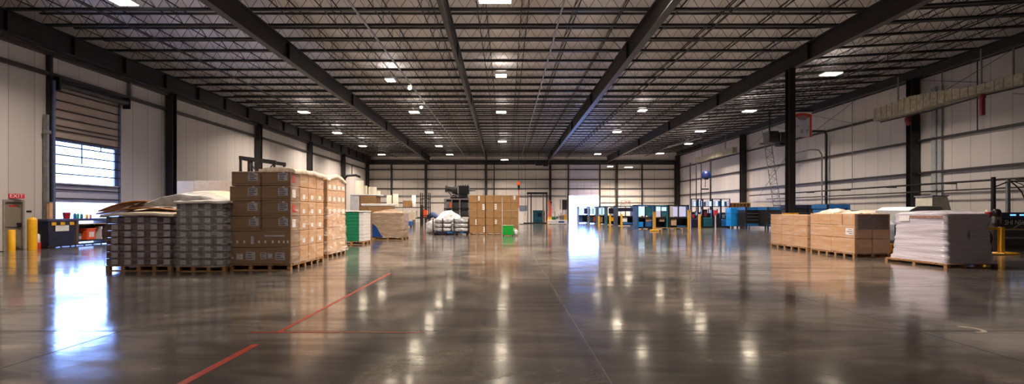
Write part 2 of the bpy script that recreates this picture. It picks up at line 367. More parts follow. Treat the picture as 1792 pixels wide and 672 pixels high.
t = thing('roof_girder', 'black eave girder above the right wall', 'roof girder')
MB().ibeam((25.2, YF, 9.82), (25.2, 67.6, 9.82), 0.5, 0.3).build('beam', steel, t)
t = thing('roof_girder', 'black eave beam along the top of the back wall', 'roof girder')
MB().box(XL, XR, 67.72, 67.98, 8.75, 9.2).build('beam', steel, t)

# open web bar joists, one mesh set per bay, copied along the hall
EDG = [-20.35, -10.3, -2.3, 5.8, 14.45, 25.45]
BAY = ['leftmost roof bay', 'second roof bay from the left', 'middle roof bay', 'fourth roof bay from the left', 'rightmost roof bay']
JZ = 9.69; DEP = 0.58
def zr(x): return 0 if x < 14.45 else (x-14.45)/11.0*0.66
for bi in range(5):
    x0, x1 = EDG[bi], EDG[bi+1]
    if bi == 4: x1 = 25.4
    z0, z1 = JZ + zr(x0), JZ + zr(x1)
    def bar(zo, wd_, ht):
        m_ = MB(); a = [(x0, z0+zo), (x1, z1+zo), (x1, z1+zo+ht), (x0, z0+zo+ht)]
        return m_.prism([(p[0], p[1]) for p in a], -wd_/2, wd_/2)
    bc = bar(0, 0.14, 0.095).mesh('bottom_chord', steel_joist); tcd = bar(DEP-0.06, 0.11, 0.06).mesh('top_chord', steel_joist)
    wb = MB(); n = int((x1-x0)/0.62); dx = (x1-x0)/n
    for i in range(n):
        xa = x0+dx*i; xm = xa+dx/2; xb = xa+dx
        za = JZ+zr(xa); zm = JZ+zr(xm); zb = JZ+zr(xb)
        wb.cyl((xa,0,za+.05), (xm,0,zm+DEP-.05), 0.010, 4, caps=False).cyl((xm,0,zm+DEP-.05), (xb,0,zb+.05), 0.010, 4, caps=False)
    wbm = wb.mesh('web', steel_joist)
    first = None
    for j in range(-2, 32):
        y = 18.4 + 1.573*j
        if first is None:
            t = thing('roof_joist', 'thin black open-web joist crossing the %s from girder to girder' % BAY[bi], 'roof joist', (0, y, 0), 0, 'open web joists in the ' + BAY[bi])
            inst('bottom_chord', bc, t); inst('top_chord', tcd, t); inst('web', wbm, t); first = t
        else:
            c = copy_tree(first); c.location = (0, y, 0)
# bridging rods, pipes and conduits that run along the hall between the joists
R_ = random.Random(5)
for bi in range(5):
    x0, x1 = EDG[bi], EDG[bi+1]; span = x1-x0
    for q, fr in enumerate((0.14, 0.36, 0.62, 0.86)):
        x = x0 + span*fr; z = JZ + zr(x)
        t = thing('bridging_rod', 'thin dark bridging rods along the %s, %s from left' % (BAY[bi], ORD[q]), 'bridging rod', (x, 0, z), 0, None)
        MB().box(-.02,.02,YF+.1,YB-.1,0.078,0.108).build('lower_rod', steel_joist, t)
        MB().box(.30,.34,YF+.1,YB-.1,DEP-.105,DEP-.07).build('upper_rod', steel_joist, t)
        xb = MB()
        for j in range(-2, 31, 1):
            if True:
                y = 18.4+1.573*j
                xb.cyl((0,y,0.09), (0.32,y+1.573,DEP-.09), 0.012, 4, caps=False)
                xb.cyl((0.32,y,DEP-.09), (0,y+1.573,0.09), 0.012, 4, caps=False)
        xb.build('cross_brace', steel_joist, t)
for q, (x, z, r, mt, lab) in enumerate(((-16.2, -.10, .035, steel_joist, 'dark conduit hung under the joists over the left bay'), (-6.0, -.09, .05, galv, 'grey sprinkler pipe hung under the joists left of the middle bay'),
        (2.2, -.09, .04, galv, 'grey sprinkler pipe hung under the joists of the middle bay'), (9.0, -.09, .045, steel_joist, 'dark pipe hung under the joists right of the middle bay'), (20.6, .12, .04, steel_joist, 'dark pipe hung under the joists over the right bay'))):
    t = thing('roof_pipe', lab, 'pipe', (x, 0, JZ+z))
    MB().cyl((0,YF+.1,0), (0,YB-.1,0), r, 8).build('pipe', mt, t)
    hb = MB()
    for j in range(-2, 32, 3): hb.box(-.012,.012,18.4+1.573*j-.01,18.4+1.573*j+.01,r*.5,-z+zr(x)+.02)
    hb.build('hanger', steel_joist, t)
# flexible cables drooping between joists
for q in range(26):
    bi = R_.choice([0,0,1,1,2,3,4,4]); x = R_.uniform(EDG[bi]+1, EDG[bi+1]-1); y = R_.uniform(18, 40); z = JZ + zr(x) + .03
    L_ = R_.uniform(2, 6); dx = R_.uniform(-2.5, 2.5); pts = []
    for i in range(9):
        u = i/8; pts.append((x+dx*u, y+L_*u, z + 0.06 - 0.28*math.sin(math.pi*u) + .05*math.sin(9*u)))
    tag(MB().path(pts, 0.011, 5).build('electrical_cable', black), 'thin black cable sagging below the joists of the ' + BAY[bi], 'cable', 'loose cables under the ' + BAY[bi])

# wall girts (rails)
n_t = 20
def girt(axis, pos, z, a, b_, h=0.12, d=0.12, mat=None, name=None):
    global n_t
    m_ = MB()
    if axis == 'L': m_.box(pos, pos+d, a, b_, z-h/2, z+h/2)
    elif axis == 'R': m_.box(pos-d, pos, a, b_, z-h/2, z+h/2)
    else: m_.box(a, b_, pos-d, pos, z-h/2, z+h/2)
    struct('trim_%d' % n_t, m_, mat or girt_m); n_t += 1
girt('L', XL, 7.76, YF, YB, 0.16, 0.2); girt('L', XL, 8.66, YF, YB, 0.14, 0.3)
for z in (3.95, 5.93, 7.97): girt('R', XR, z, YF, YB, 0.13, 0.2)
girt('R', XR, 9.78, YF, YB, 0.08, 0.12)
for a, b_ in ((XL, 25.6),):
    for z in (8.63, 7.8, 6.35, 5.0): girt('B', YB, z, a, b_, 0.16 if z > 8.5 else .13, 0.2)
    girt('B', YB, 3.9, a, 8.9, 0.2, 0.15, alu); girt('B', YB, 3.9, 14.1, b_, 0.2, 0.15, alu)
    girt('B', YB, 2.9, a, -4, 0.09, 0.1); girt('B', YB, 2.9, 14.1, b_, .06, 0.1)
for x, w_ in ((-17.0,.22),(-11.9,.34),(-7.5,.16),(-3.0,.34),(-1.8,.16),(6.5,.34),(16.35,.34),(20.1,.18),(25.0,.2)):
    lab = {-17.0:'thin dark post on the back wall nearest the left corner', -11.9:'dark post on the back wall under the left wide girder', -7.5:'thin dark post on the back wall above the black machine', -3.0:'dark post on the back wall above the carton stack',
           -1.8:'thin dark post just right of the post above the carton stack', 6.5:'dark post on the back wall between the portal frame and the bright doorway', 16.35:'dark post on the back wall right of the bright doorway', 20.1:'thin dark post on the back wall at the right', 25.0:'thin dark post on the back wall nearest the right corner'}[x]
    t = thing('wall_post', lab, 'post', (x, YB-.36, 0)); MB().box(-w_/2, w_/2, -.13, .13, 0, 8.75).build('shaft', steel, t)
for x in (9.2, 13.9):
    t = thing('wall_post', 'dark jamb post at the %s side of the bright back doorway' % ('left' if x < 10 else 'right'), 'post', (x, YB-.1, 0)); MB().box(-.09, .09, -.08, .08, 0, 8.6).build('shaft', steel, t)
# left wall light framing
for y, w_, lab in ((20.5, .12, 'thin dark upright on the left wall at the near side of the roller door'), (24.85, .1, 'thin dark upright on the left wall at the far side of the roller door')):
    t = thing('wall_post', lab, 'post', (XL+.12, y, 0)); MB().box(-.1, .1, -w_/2, w_/2, 7.86 if y > 21 else 0, 8.58).build('shaft', alu if y > 21 else steel, t)
# ------------------------------------------------------------------ left wall: roller door, exit door
ya, yb, zt = D1
t = tag(thing('door_1', 'tall sectional dock door on the left wall, its middle section glazed, half raised', None, (XL, 0, 0)), kind='structure')
panel_l = solid('door_panel_beige', (0.44,0.36,0.31), 0.5, 0, 0.06, 2); panel_b = solid('door_panel_bluegrey', (0.50,0.50,0.62), 0.45, 0, 0.06, 2)
MB().box(-.16, -.08, ya+.02, yb-.02, 4.92, 7.5).build('upper_panel', panel_l, t)
MB().box(-.16, -.08, ya+.06, yb-.06, 2.08, 2.92).box(-.17,-.07,ya+.06,yb-.06,2.02,2.12).box(-.17,-.07,ya+.06,yb-.06,2.86,2.94).build('lower_panel', panel_b, t)
MB().box(-.13, -.12, ya+.1, yb-.1, 2.94, 4.9).build('glazing', glass, t)
MB().box(-.16,-.08,ya+.02,ya+.14,2.9,4.95).box(-.16,-.08,yb-.3,yb-.06,2.9,4.95).box(-.17,-.07,ya+.02,yb-.02,4.84,4.98).build('glazing_frame', blueframe, t)
MB().box(-.11,-.06,ya+1.45,ya+1.5,3.9,4.85).box(-.11,-.06,ya+2.5,ya+2.54,4.65,4.85).build('glazing_bar', blueframe, t)
for z in (7.15,6.72,6.3,5.92,5.55,5.35,4.98,4.63,4.22,3.78,3.35,2.84,2.62,2.2): MB().box(-.04, .0, ya+.02, yb-.02, z-.03, z+.03).build('guard_bar', girt_m, t)
MB().box(-.09,-.02,ya-.0,ya+.09,0,7.5).box(-.09,-.02,yb-.09,yb,0,7.5).build('track', blueframe, t)
w = MB(); w.cyl((.22, ya-.05, 7.42), (.22, yb+.1, 7.42), 0.17, 14).box(.02,.4,ya-.12,ya-.04,7.1,7.7).box(.02,.4,yb+.08,yb+.14,7.1,7.7)
w.build('roller_drum', black, t)
t = thing('door_frame_post', 'blue-grey steel guide post beside the big left door opening', 'post', (XL+.16, 20.55, 0)); 
MB().box(-.14,.14,-.05,.05,0,7.5).build('guide_rail', blueframe, t); MB().box(-.08,.1,-.3,-.2,0,5.9).build('conduit', alu, t); MB().bbox(.0,.16,-.4,-.16,5.05,5.2).build('switch_box', alu, t)
t = thing('safety_post', 'short pale orange door-track guard post behind the black bench', 'post', (XL+.38, 20.25, 0)); MB().box(-.07,.07,-.07,.07,0,2.0).build('guard_body', solid('pale_orange', (0.62,0.36,0.22), .5), t); MB().box(-.09,.09,-.09,.09,2.0,2.03).build('cap', alu, t)

ya, yb, zt = D2
t = tag(thing('door_2', 'closed taupe steel exit door on the left wall under the exit sign', None, (XL, 0, 0)), kind='structure')
MB().box(-.12, -.06, ya+.05, yb-.05, 0.0, zt-.05).build('door_leaf', doorgrey, t)
MB().box(-.2,.03,ya-.03,ya+.05,0,zt+.04).box(-.2,.03,yb-.05,yb+.03,0,zt+.04).box(-.2,.03,ya+.05,yb-.05,zt-.05,zt+.04).build('door_frame', solid('door_frame_grey', (0.26,0.23,0.21), .5), t)
MB().bbox(-.06,.02,yb-.22,yb-.08,0.92,1.12).build('lock_box', black, t)
MB().cyl((-.02,ya+.1,.98),(-.02,ya+.55,.98),.018,8).box(-.06,-.02,ya+.12,ya+.16,.96,1.0).box(-.06,-.02,ya+.5,ya+.54,.96,1.0).build('push_bar', galv, t)
MB().box(-.06,-.05,ya+.28,ya+.56,1.80,1.87).build('door_sticker', red, t)
t = thing('exit_sign', 'small red exit sign with white letters above the taupe exit door', 'exit sign', (XL+.12, (ya+yb)/2, 2.24), math.pi/2*0.62)
MB().bbox(-.24,.24,-.03,.03,-.1,.1,.01).build('sign_body', solid('exit_red', (0.62,0.02,0.05), .4), t)
MB().box(-.03,.03,.03,.16,-.02,.02).build('bracket', alu, t)
text('EXIT', 0.2, white, t, (0, -.034, 0))
t = thing('wall_switch', 'small dark switch plate on the left wall beside the exit door', 'switch', (XL, 19.72, 1.6)); MB().bbox(0,.03,-.1,.1,-.04,.04,.005).build('plate', black, t)

def bollard(x, y, h, r, lab, dome=True):
    t = thing('bollard', lab, 'bollard', (x, y, 0))
    pr = [(r, 0.0), (r, h-r*.9 if dome else h-.02)]
    if dome: pr += [(r*math.cos(a), h-r*.9+r*.9*math.sin(a)) for a in [i*math.pi/12 for i in range(1, 6)]] + [(.004, h)]
    else: pr += [(r-.02, h), (.004, h)]
    MB().lathe(pr, 20).build('post', yellow, t)
    return t
bollard(-19.75, 18.25, 0.87, 0.115, 'short plain yellow bollard in front of the taupe exit door', False)
t = bollard(-19.75, 19.05, 1.36, 0.155, 'tall yellow round-topped bollard between the exit door and the black bench')
MB().cyl((0.02,0,1.34),(0.02,0,1.42),0.02,8).build('eye_bolt', yellow, t)
t = thing('fire_extinguisher', 'white and red fire extinguisher standing between the tall yellow bollard and the bench', 'extinguisher', (-20.1, 19.62, 0))
MB().lathe([(.09,0),(.095,.05),(.095,.26),(.09,.27)], 16).build('lower_body', red, t); MB().lathe([(.085,.27),(.09,.28),(.09,.56),(.05,.62),(.03,.64)], 16).build('upper_body', white, t)
MB().lathe([(.03,.64),(.05,.66),(.05,.70),(.02,.72)], 12).box(-.02,.13,-.015,.015,.71,.74).path([(.04,0,.68),(.13,0,.6),(.12,0,.3)],.012).build('valve', black, t)

# bench cart along the left wall
t = thing('tool_bench', 'long black tool bench with open shelf against the left wall below the roller door', 'bench', (-20.2, 19.85, 0))
Lb = 2.95; benchtop = solid('bench_top', (0.06,0.06,0.14), 0.35)
MB().bbox(-.33,.33,-.03,Lb,1.16,1.27,.015).build('bench_top', benchtop, t)
MB().add([(.28,.06,.06),(.28,1.15,.06),(.32,1.22,1.15),(.32,-.02,1.15),(-.3,.06,.06),(-.3,1.15,.06),(-.3,1.22,1.15),(-.3,-.02,1.15)], [(0,1,2,3),(4,7,6,5),(0,3,7,4),(1,5,6,2),(3,2,6,7),(0,4,5,1)]).build('bin_body', navy, t)
MB().box(-.33,.33,1.28,1.4,.05,1.16).build('side_panel', solid('bench_side', (0.10,0.06,0.05), .5), t)
MB().box(-.33,.33,Lb-.08,Lb,.05,1.16).build('side_panel', MATS['bench_side'], t)
MB().box(-.33,.33,1.4,Lb-.08,.18,.24).build('shelf', black, t); MB().box(-.33,.33,1.4,Lb-.08,.98,1.02).build('shelf', solid('shelf_tan', (0.45,0.30,0.16), .5), t)
MB().box(-.33,-.3,1.4,Lb-.08,.2,.98).build('back_panel', solid('bench_back', (0.07,0.07,0.07), .5), t)
MB().box(-.3,.3,.0,Lb-.0,.03,.09).build('base_rail', black, t)
for y in (.15, 1.1, 1.8, 2.7): MB().cyl((.2,y,.03),(.24,y,.03),.03,10).cyl((-.22,y,.03),(-.18,y,.03),.03,10).build('caster', rubber, t)
for y in (.12, .52, .95): MB().bbox(.32,.36,y,y+.2,.98,1.12,.01).build('corner_guard', yellow, t)
MB().box(.328,.334,.3,.92,.72,.98).build('notice_sheet', paper, t)
t = thing('plastic_crate', 'orange-red crate with white label on the shelf of the black bench', 'crate', (-20.12, 21.95, .24)); MB().bbox(-.2,.2,-.22,.24,0,.5,.02).bbox(-.22,.22,-.25,.27,.5,.55,.01).build('crate_body', orange, t); MB().box(.2,.205,-.12,.14,.14,.38).build('crate_label', paper, t)
t = thing('paint_can', 'blue grey can beside the orange crate on the bench shelf', 'can', (-20.12, 21.5, .24)); MB().lathe([(.1,0),(.1,.3),(.09,.32),(.01,.32)],14).build('can_body', teal, t); MB().lathe([(.102,.06),(.102,.2)],14).build('can_band', paper_dim, t)
t = thing('binder', 'white upright binder at the far end of the bench shelf', 'binder', (-20.1, 22.5, .24)); MB().bbox(-.14,.2,-.03,.03,0,.62,.008).build('cover', paper, t); MB().box(.2,.202,-.02,.02,.1,.5).build('spine_print', navy, t)
t = thing('bucket', 'small red bucket on top of the black bench', 'bucket', (-20.15, 20.95, 1.27)); MB().lathe([(.11,0),(.14,.27),(.15,.28),(.13,.28),(.1,.02),(.01,.02)],16).build('bucket_body', red, t); MB().path([(-.14,0,.27),(-.1,0,.33),(0,0,.36),(.1,0,.33),(.14,0,.27)],.006).build('bucket_handle', galv, t)
for q, (y, mt, r, h, lab) in enumerate(((21.35, midblue, .06,.27,'blue spray can on the bench top next to the red bucket'), (21.5, brightgreen,.05,.26,'green spray can on the bench top beside the blue one'), (21.68, teal,.055,.24,'teal spray can on the bench top'), (21.95, yellow,.06,.22,'yellow bottle on the bench top'), (22.15, orange,.045,.2,'orange bottle at the end of the row on the bench top'))):
    t = thing('spray_can', lab, 'can', (-20.15, y, 1.27)); MB().lathe([(r,0),(r,h*.75),(r*.5,h*.86)],12).build('can_body', mt, t); MB().lathe([(r*.4,h*.86),(r*.4,h),(.005,h)],10).build('cap', white if q % 2 else yellow, t)

# outside the left door: yard wall and scrub
tag(MB().box(-29.2, -29.0, 12, 48, -.02, 2.1).build('yard_wall', blockwall_m), 'pale block yard wall seen outside the left door opening', 'wall', None, 'structure')

# ------------------------------------------------------------------ pallets
PAL = {}
def pallet(w, d, label, x, y, nx=3, ny=3, h=0.145, rz=0, group=None):
    "x,y = front left corner"
    t = thing('pallet', label, 'pallet', (x, y, 0), rz, group)
    def get(kx, fn):
        if kx not in PAL: PAL[kx] = fn()
        return PAL[kx]
    nb = max(5, int(d/0.16)); bw = 0.1
    deck = get(('dk', w), lambda: MB().bbox(0, w, 0, bw, 0, .022, .003).mesh('deck_board', wood))
    for i in range(nb): inst('deck_board', deck, t, (0, (d-bw)*i/(nb-1), h-.022))
    blk = get(('bk',), lambda: MB().bbox(-.05, .05, -.05, .05, 0, h-.064, .004).mesh('block', wood))
    lead = get(('ld', d), lambda: MB().box(-.05, .05, 0, d, 0, .02).mesh('stringer_board', wood))
    bot = get(('bt', w), lambda: MB().box(0, w, 0, bw, 0, .02).mesh('bottom_board', wood))
    for i in range(nx):
        xx = .05 + (w-.1)*i/(nx-1)
        inst('stringer_board', lead, t, (xx, 0, h-.043))
        for j in range(ny): inst('block', blk, t, (xx, .05 + (d-.1)*j/(ny-1), .021))
    for j in range(ny): inst('bottom_board', bot, t, (0, (d-bw)*j/(ny-1), 0))
    return t

CART = {}
def carton_mesh(w, d, h, mat):
    kx = (round(w,3), round(d,3), round(h,3), mat.name)
    if kx not in CART: CART[kx] = MB().bbox(.004, w-.004, .004, d-.004, 0.0015, h-.007, .014).mesh('carton', mat)
    return CART[kx]
def sticker(parent, side, u0, u1, z0, z1, w, d, mat=None, lines=0, name='shipping_label'):
    m_ = mat or paper; e = .0025
    if side == 'F': so = MB().box(u0, u1, .004-e, .004, z0, z1).build(name, m_, parent)
    elif side == 'R': so = MB().box(w-.004, w-.004+e, u0, u1, z0, z1).build(name, m_, parent)
    else: so = MB().box(.004-e, .004, u0, u1, z0, z1).build(name, m_, parent)
    if lines:
        lb = MB(); hh = (z1-z0)
        for i in range(lines):
            zz = z1 - hh*(i+.7)/(lines+.4); a = u0+(u1-u0)*.1; b_ = u0+(u1-u0)*R_.uniform(.5,.9)
            if side == 'F': lb.box(a, b_, .004-e-.0012, .004-e, zz-hh*.05, zz+hh*.05)
            elif side == 'R': lb.box(w-.004+e, w-.004+e+.0012, a, b_, zz-hh*.05, zz+hh*.05)
            else: lb.box(.004-e-.0012, .004-e, a, b_, zz-hh*.05, zz+hh*.05)
        lb.build('label_print', ink, so)
def carton(x, y, z, w, d, h, label, group, mat=card, kind='carton'):
    o = inst(kind, carton_mesh(w, d, h, mat), None, (x, y, z)); return tag(o, label, 'box', group)
def wrapshell(x0, x1, y0, y1, z0, z1, mat, name, label, flare=0.0, amp=0.012, top=True, dome=0.0, seed=0, parent=None, freq=(1,7)):
    "stretch film drawn round a load: closed sides with ripples, optional domed top"
    cx, cy = (x0+x1)/2, (y0+y1)/2; hx, hy_ = (x1-x0)/2, (y1-y0)/2; per = []
    n = 14; c = 0.035
    def side(ax, ay, bx, by):
        for i in range(n): per.append((ax+(bx-ax)*i/n, ay+(by-ay)*i/n))
    side(-hx+c,-hy_, hx-c,-hy_); side(hx,-hy_+c, hx,hy_-c); side(hx-c,hy_, -hx+c,hy_); side(-hx,hy_-c, -hx,-hy_+c)
    P = len(per); nv = int((z1-z0)/0.05)+2; vs = []
    for j in range(nv+1):
        u = j/nv; z = z0+(z1-z0)*u
        for i, (a, b_) in enumerate(per):
            q = noise.noise(Vector((a*freq[0]+seed, b_*freq[0], z*freq[1])))*amp + noise.noise(Vector((a*3+seed, b_*3, z*freq[1]*3)))*amp*.5
            s = flare*(1-u)**3 + q + amp*.8
            L_ = math.hypot(a/hx, b_/hy_)
            vs.append((cx + a*(1+s/hx), cy + b_*(1+s/hy_), z + (noise.noise(Vector((a*2, b_*2, seed)))*.02 if j == 0 else 0)))
    fs = [(j*P+i, j*P+(i+1)%P, (j+1)*P+(i+1)%P, (j+1)*P+i) for j in range(nv) for i in range(P)]
    mb = MB().add(vs, fs, True)
    if top:
        base = nv*P; rings = 6; vv = []
        last = vs[base:base+P]
        for r in range(1, rings+1):
            k_ = 1-r/rings*0.999
            for (a, b_, zz) in last:
                xx = cx+(a-cx)*k_; yy = cy+(b_-cy)*k_
                vv.append((xx, yy, zz + dome*(1-k_*k_) + noise.noise(Vector((xx*3, yy*3, seed)))*.03))
        allv = last + vv
        mb.add(allv, [(r*P+i, r*P+(i+1)%P, (r+1)*P+(i+1)%P, (r+1)*P+i) for r in range(rings) for i in range(P)], True)
    o = mb.build(name, mat)
    return tag(o, label, 'stretch film')
def sheetover(x0, x1, y0, y1, fn, mat, name, label, cat, skirt=0.1, nu=28, nv=18):
    def f(u, v):
        x = x0+(x1-x0)*u; y = y0+(y1-y0)*v; return (x, y, fn(u, v))
    mb = MB().grid(f, nu, nv)
    ring = [(i/nu, 0) for i in range(nu)] + [(1, j/nv) for j in range(nv)] + [(1-i/nu, 1) for i in range(nu)] + [(0, 1-j/nv) for j in range(nv)]
    vs = []; P = len(ring)
    for dz in (0, .5, 1):
        for i, (u, v) in enumerate(ring):
            x, y, z = f(u, v); q = .03*noise.noise(Vector((x*4, y*4, dz*2)))*dz
            vs.append((x+q+(u-.5)*.04*dz, y+q+(v-.5)*.04*dz, z-skirt*dz*(1+.3*noise.noise(Vector((x*3, y*3, 1))))))
    mb.add(vs, [(r*P+i, r*P+(i+1)%P, (r+1)*P+(i+1)%P, (r+1)*P+i) for r in range(2) for i in range(P)], True)
    o = mb.build(name, mat); m_ = o.modifiers.new('thickness', 'SOLIDIFY'); m_.thickness = 0.006
    return tag(o, label, cat)
PH = 0.147
COLN = ['leftmost', 'second', 'third', 'fourth', 'fifth', 'sixth']

# L1: dark wrapped load of brown cases with pale faces
X0, Y0 = -10.74, 12.25
pallet(1.76, 1.2, 'wooden pallet under the film-wrapped brown and white cases at far left', X0, Y0, 5, 3)
cw, ch, cd_ = 0.35, 0.188, 0.6
g = 'brown and white cases in the wrapped load farthest left'
for r in range(7):
    for c_ in range(5):
        for dd in range(2):
            o = carton(X0+.005+c_*cw, Y0+dd*cd_, PH+r*ch, cw, cd_, ch, 'small brown case with pale square patch inside the film-wrapped load farthest left', g, crate_brown, 'product_case')
            if dd == 0:
                sticker(o, 'F', .15, .32, .03, .165, cw, cd_, paper_dim, 0, 'pale_patch')
                if r % 2 == 0 and (c_+r) % 3 == 0: sticker(o, 'F', .02, .13, .03, .09, cw, cd_, case_grey, 0, 'grey_patch')
            if c_ == 4: sticker(o, 'R', .1, .35, .03, .15, cw, cd_, paper_dim, 0, 'pale_patch')
wrapshell(X0-.01, X0+1.77, Y0-.012, Y0+1.21, .13, PH+7*ch+.02, greyfilm if False else film('dark_wrap', (.62,.60,.74), .42, .02, .1), 'stretch_film', 'clear stretch film around the brown and white cases at far left', .03, .012, False, seed=3)
sheetover(X0-.08, X0+1.84, Y0-.06, Y0+1.25, lambda u, v: PH+7*ch+.05+.05*math.sin(3.0*u)+.18*v*v+.02*noise.noise(Vector((u*5, v*5, 2))), creamsheet, 'dust_sheet', 'wavy off-white sheet lying over the wrapped brown cases at far left', 'sheet', .07)
def slab(x0, y0, z0, x1, y1, z1, wd_, th, mat, name, label, cat, bend=0.06):
    "a bent board from p0 to p1 with width wd_ along y"
    def f(u, v): return (x0+(x1-x0)*u, y0+(y1-y0)*u+wd_*v, z0+(z1-z0)*u+bend*math.sin(math.pi*u))
    o = MB().grid(f, 14, 4).build(name, mat); m_ = o.modifiers.new('t', 'SOLIDIFY'); m_.thickness = th; return tag(o, label, cat)
slab(-11.75, 13.15, 1.62, -10.95, 13.6, 1.93, .55, .03, orangesheet, 'cardboard_sheet', 'orange-brown sheet sloping up behind the far left wrapped load', 'sheet')
slab(-11.4, 12.7, 1.55, -9.0, 12.7, 1.62, .5, .03, orangesheet, 'cardboard_sheet', 'curved orange-brown board lying on top of the far left wrapped load', 'sheet', .13)
slab(-10.4, 12.95, 1.62, -8.95, 12.95, 1.70, .35, .03, silver, 'foil_sheet', 'small silver sheet between the orange-brown board and the big domed cover', 'sheet', .08)
# load under the domed cover behind
pallet(3.2, 2.2, 'pallet under the big domed silver cover behind the two left wrapped loads', -11.6, 13.95, 4, 3)
for c_ in range(4):
    for r in range(3):
        for dd in range(2): carton(-11.55+c_*.78, 14.0+dd*1.05, PH+r*.5, .78, 1.05, .5, 'brown carton under the domed silver cover behind the left loads', 'cartons under the domed silver cover', card2)
def dome(u, v):
    prof = [1.93, 1.95, 2.02, 2.16, 2.24, 2.26, 2.23, 2.16, 2.05, 1.9]
    s = u*9; i = min(8, int(s)); a = prof[i]+(prof[i+1]-prof[i])*(s-i)
    return a - .14 + .12*math.sin(math.pi*v) + .03*noise.noise(Vector((u*9, v*6, 4)))
DOME = sheetover(-11.65, -8.3, 13.9, 16.2, dome, silver, 'domed_cover', 'large domed silver and white sheet over the load behind the two left wrapped loads', 'cover', .42, 40, 20)
o = sheetover(-10.5, -8.2, 14.3, 16.3, lambda u, v: dome(.33+.67*u, v)+.05, creamsheet, 'cream_layer', 'cream layer', 'sheet', .06); del o['category']; o.parent = DOME

# L2: grey wrapped load
X0, Y0 = -8.78, 12.15
pallet(1.32, 1.2, 'wooden pallet under the grey wrapped load left of the tall brown cartons', X0, Y0, 4, 3)
for r in range(9):
    for c_ in range(4):
        for dd in range(2):
            o = carton(X0+.005+c_*.327, Y0+dd*.6, PH+r*.187, .327, .6, .187, 'small grey and white case inside the tall grey wrapped load', 'grey cases in the wrapped load second from the left', case_grey, 'product_case')
            if dd == 0: sticker(o, 'F', .1, .25, .04, .15, .327, .6, paper_dim, 0, 'pale_patch')
            if c_ == 3: sticker(o, 'R', .1, .3, .04, .15, .327, .6, paper_dim, 0, 'pale_patch')
wrapshell(X0-.01, X0+1.33, Y0-.012, Y0+1.21, .13, PH+9*.187+.03, film('grey_wrap_tall', (.75,.75,.82), .5, .10, .1), 'stretch_film', 'cloudy grey stretch film around the load left of the tall brown cartons', .03, .012, False, seed=9)
sheetover(X0-.03, X0+1.36, Y0-.03, Y0+1.25, lambda u, v: PH+9*.187+.045+.05*v+.03*noise.noise(Vector((u*4, v*4, 7))), blocktop, 'top_sheet', 'pale plastic top sheet on the tall grey wrapped load', 'sheet', .06)

# L3: tall brown carton stack
X0, Y0, X1 = -7.5, 12.38, -5.84; D3 = 2.25
pallet(1.66, D3, 'long wooden pallet under the tallest nearest brown carton stack', X0, Y0, 4, 6, .16)
zs = [.165, .62, 1.06, 1.47, 1.88, 2.29, 2.69]
RN = ['bottom row', 'second row up', 'third row up', 'fourth row up', 'fifth row up', 'top row']
gs = D3/4
for r in range(6):
    h = zs[r+1]-zs[r]
    if r < 2:
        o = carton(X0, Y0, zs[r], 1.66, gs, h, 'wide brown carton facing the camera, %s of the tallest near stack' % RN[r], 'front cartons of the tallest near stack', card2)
        if r == 0:
            for a, b_, z0, z1 in ((.06,.11,.16,.2), (.2,.36,.14,.28), (.45,.7,.12,.34), (.84,1.0,.14,.32), (1.04,1.16,.16,.3), (1.24,1.5,.12,.32)): sticker(o, 'F', a, b_, z0, z1, 1.66, gs, paper_dim if a > .4 else paper, 3 if b_-a > .15 else 0)
        else:
            for a in (.02,.19,.38,.78,.95,1.15,1.32,1.45,1.56): sticker(o, 'F', a, a+.045, .12, .19, 1.66, gs)
            sticker(o, 'F', .58, .66, .1, .3, 1.66, gs, paper_dim); sticker(o, 'F', .95, 1.5, .3, .34, 1.66, gs, paper_dim, 0, 'tape_text')
    else:
        dx = .05 if r == 5 else 0
        for c_, (a, b_) in enumerate(((X0+dx, X0+.845), (X0+.87, X1))):
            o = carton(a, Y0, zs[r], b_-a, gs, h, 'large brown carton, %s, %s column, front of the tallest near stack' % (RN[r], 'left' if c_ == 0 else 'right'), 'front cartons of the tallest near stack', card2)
            if c_ == 1: sticker(o, 'R', .1, .3, .1, .32, b_-a, gs, red if r in (5, 3) else paper, 0, 'hazard_sticker' if r in (5, 3) else 'shipping_label')
            wv = b_-a; jx = R_.uniform(-.02, .02)
            sticker(o, 'F', wv-.33+jx, wv-.07+jx, h-.26, h-.05, wv, gs, paper_dim, 4); sticker(o, 'F', wv-.22+jx, wv-.15+jx, h-.05, h-.005, wv, gs, paper_dim, 0, 'label_tab')
            MB().box(.004, wv-.004, .0005, .004, h*.18, h*.195).build('lid_seam', crate_brown, o)
            MB().box(.004, wv-.004, .0005, .004, h-.05, h-.044).build('lid_seam', crate_brown, o)
    for dd in range(4):
        if dd == 0 and r >= 2:
            continue
        if dd == 0: continue
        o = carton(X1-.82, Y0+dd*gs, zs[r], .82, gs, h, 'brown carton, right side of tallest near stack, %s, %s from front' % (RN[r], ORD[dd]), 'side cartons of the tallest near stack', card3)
        if r in (1, 3, 4, 2): sticker(o, 'R', gs*.3, gs*.62, h*.18, h*.48, .82, gs, paper, 0)
    for dd in range(1, 4):
        carton(X0, Y0+dd*gs, zs[r], .82, gs, h, 'brown carton in the rear left of the tallest near stack, %s' % RN[r], 'rear left cartons of the tallest near stack', card2)
wrapshell(X1-.84, X1+.008, Y0+.02, Y0+D3+.01, .14, 2.72, film('crisp_wrap', (1,.90,.80), .34, .0, .09, (1.0,1.0,4), 1.0), 'stretch_film', 'shiny clear film on the right side of the tallest near carton stack', .0, .010, False, seed=21)
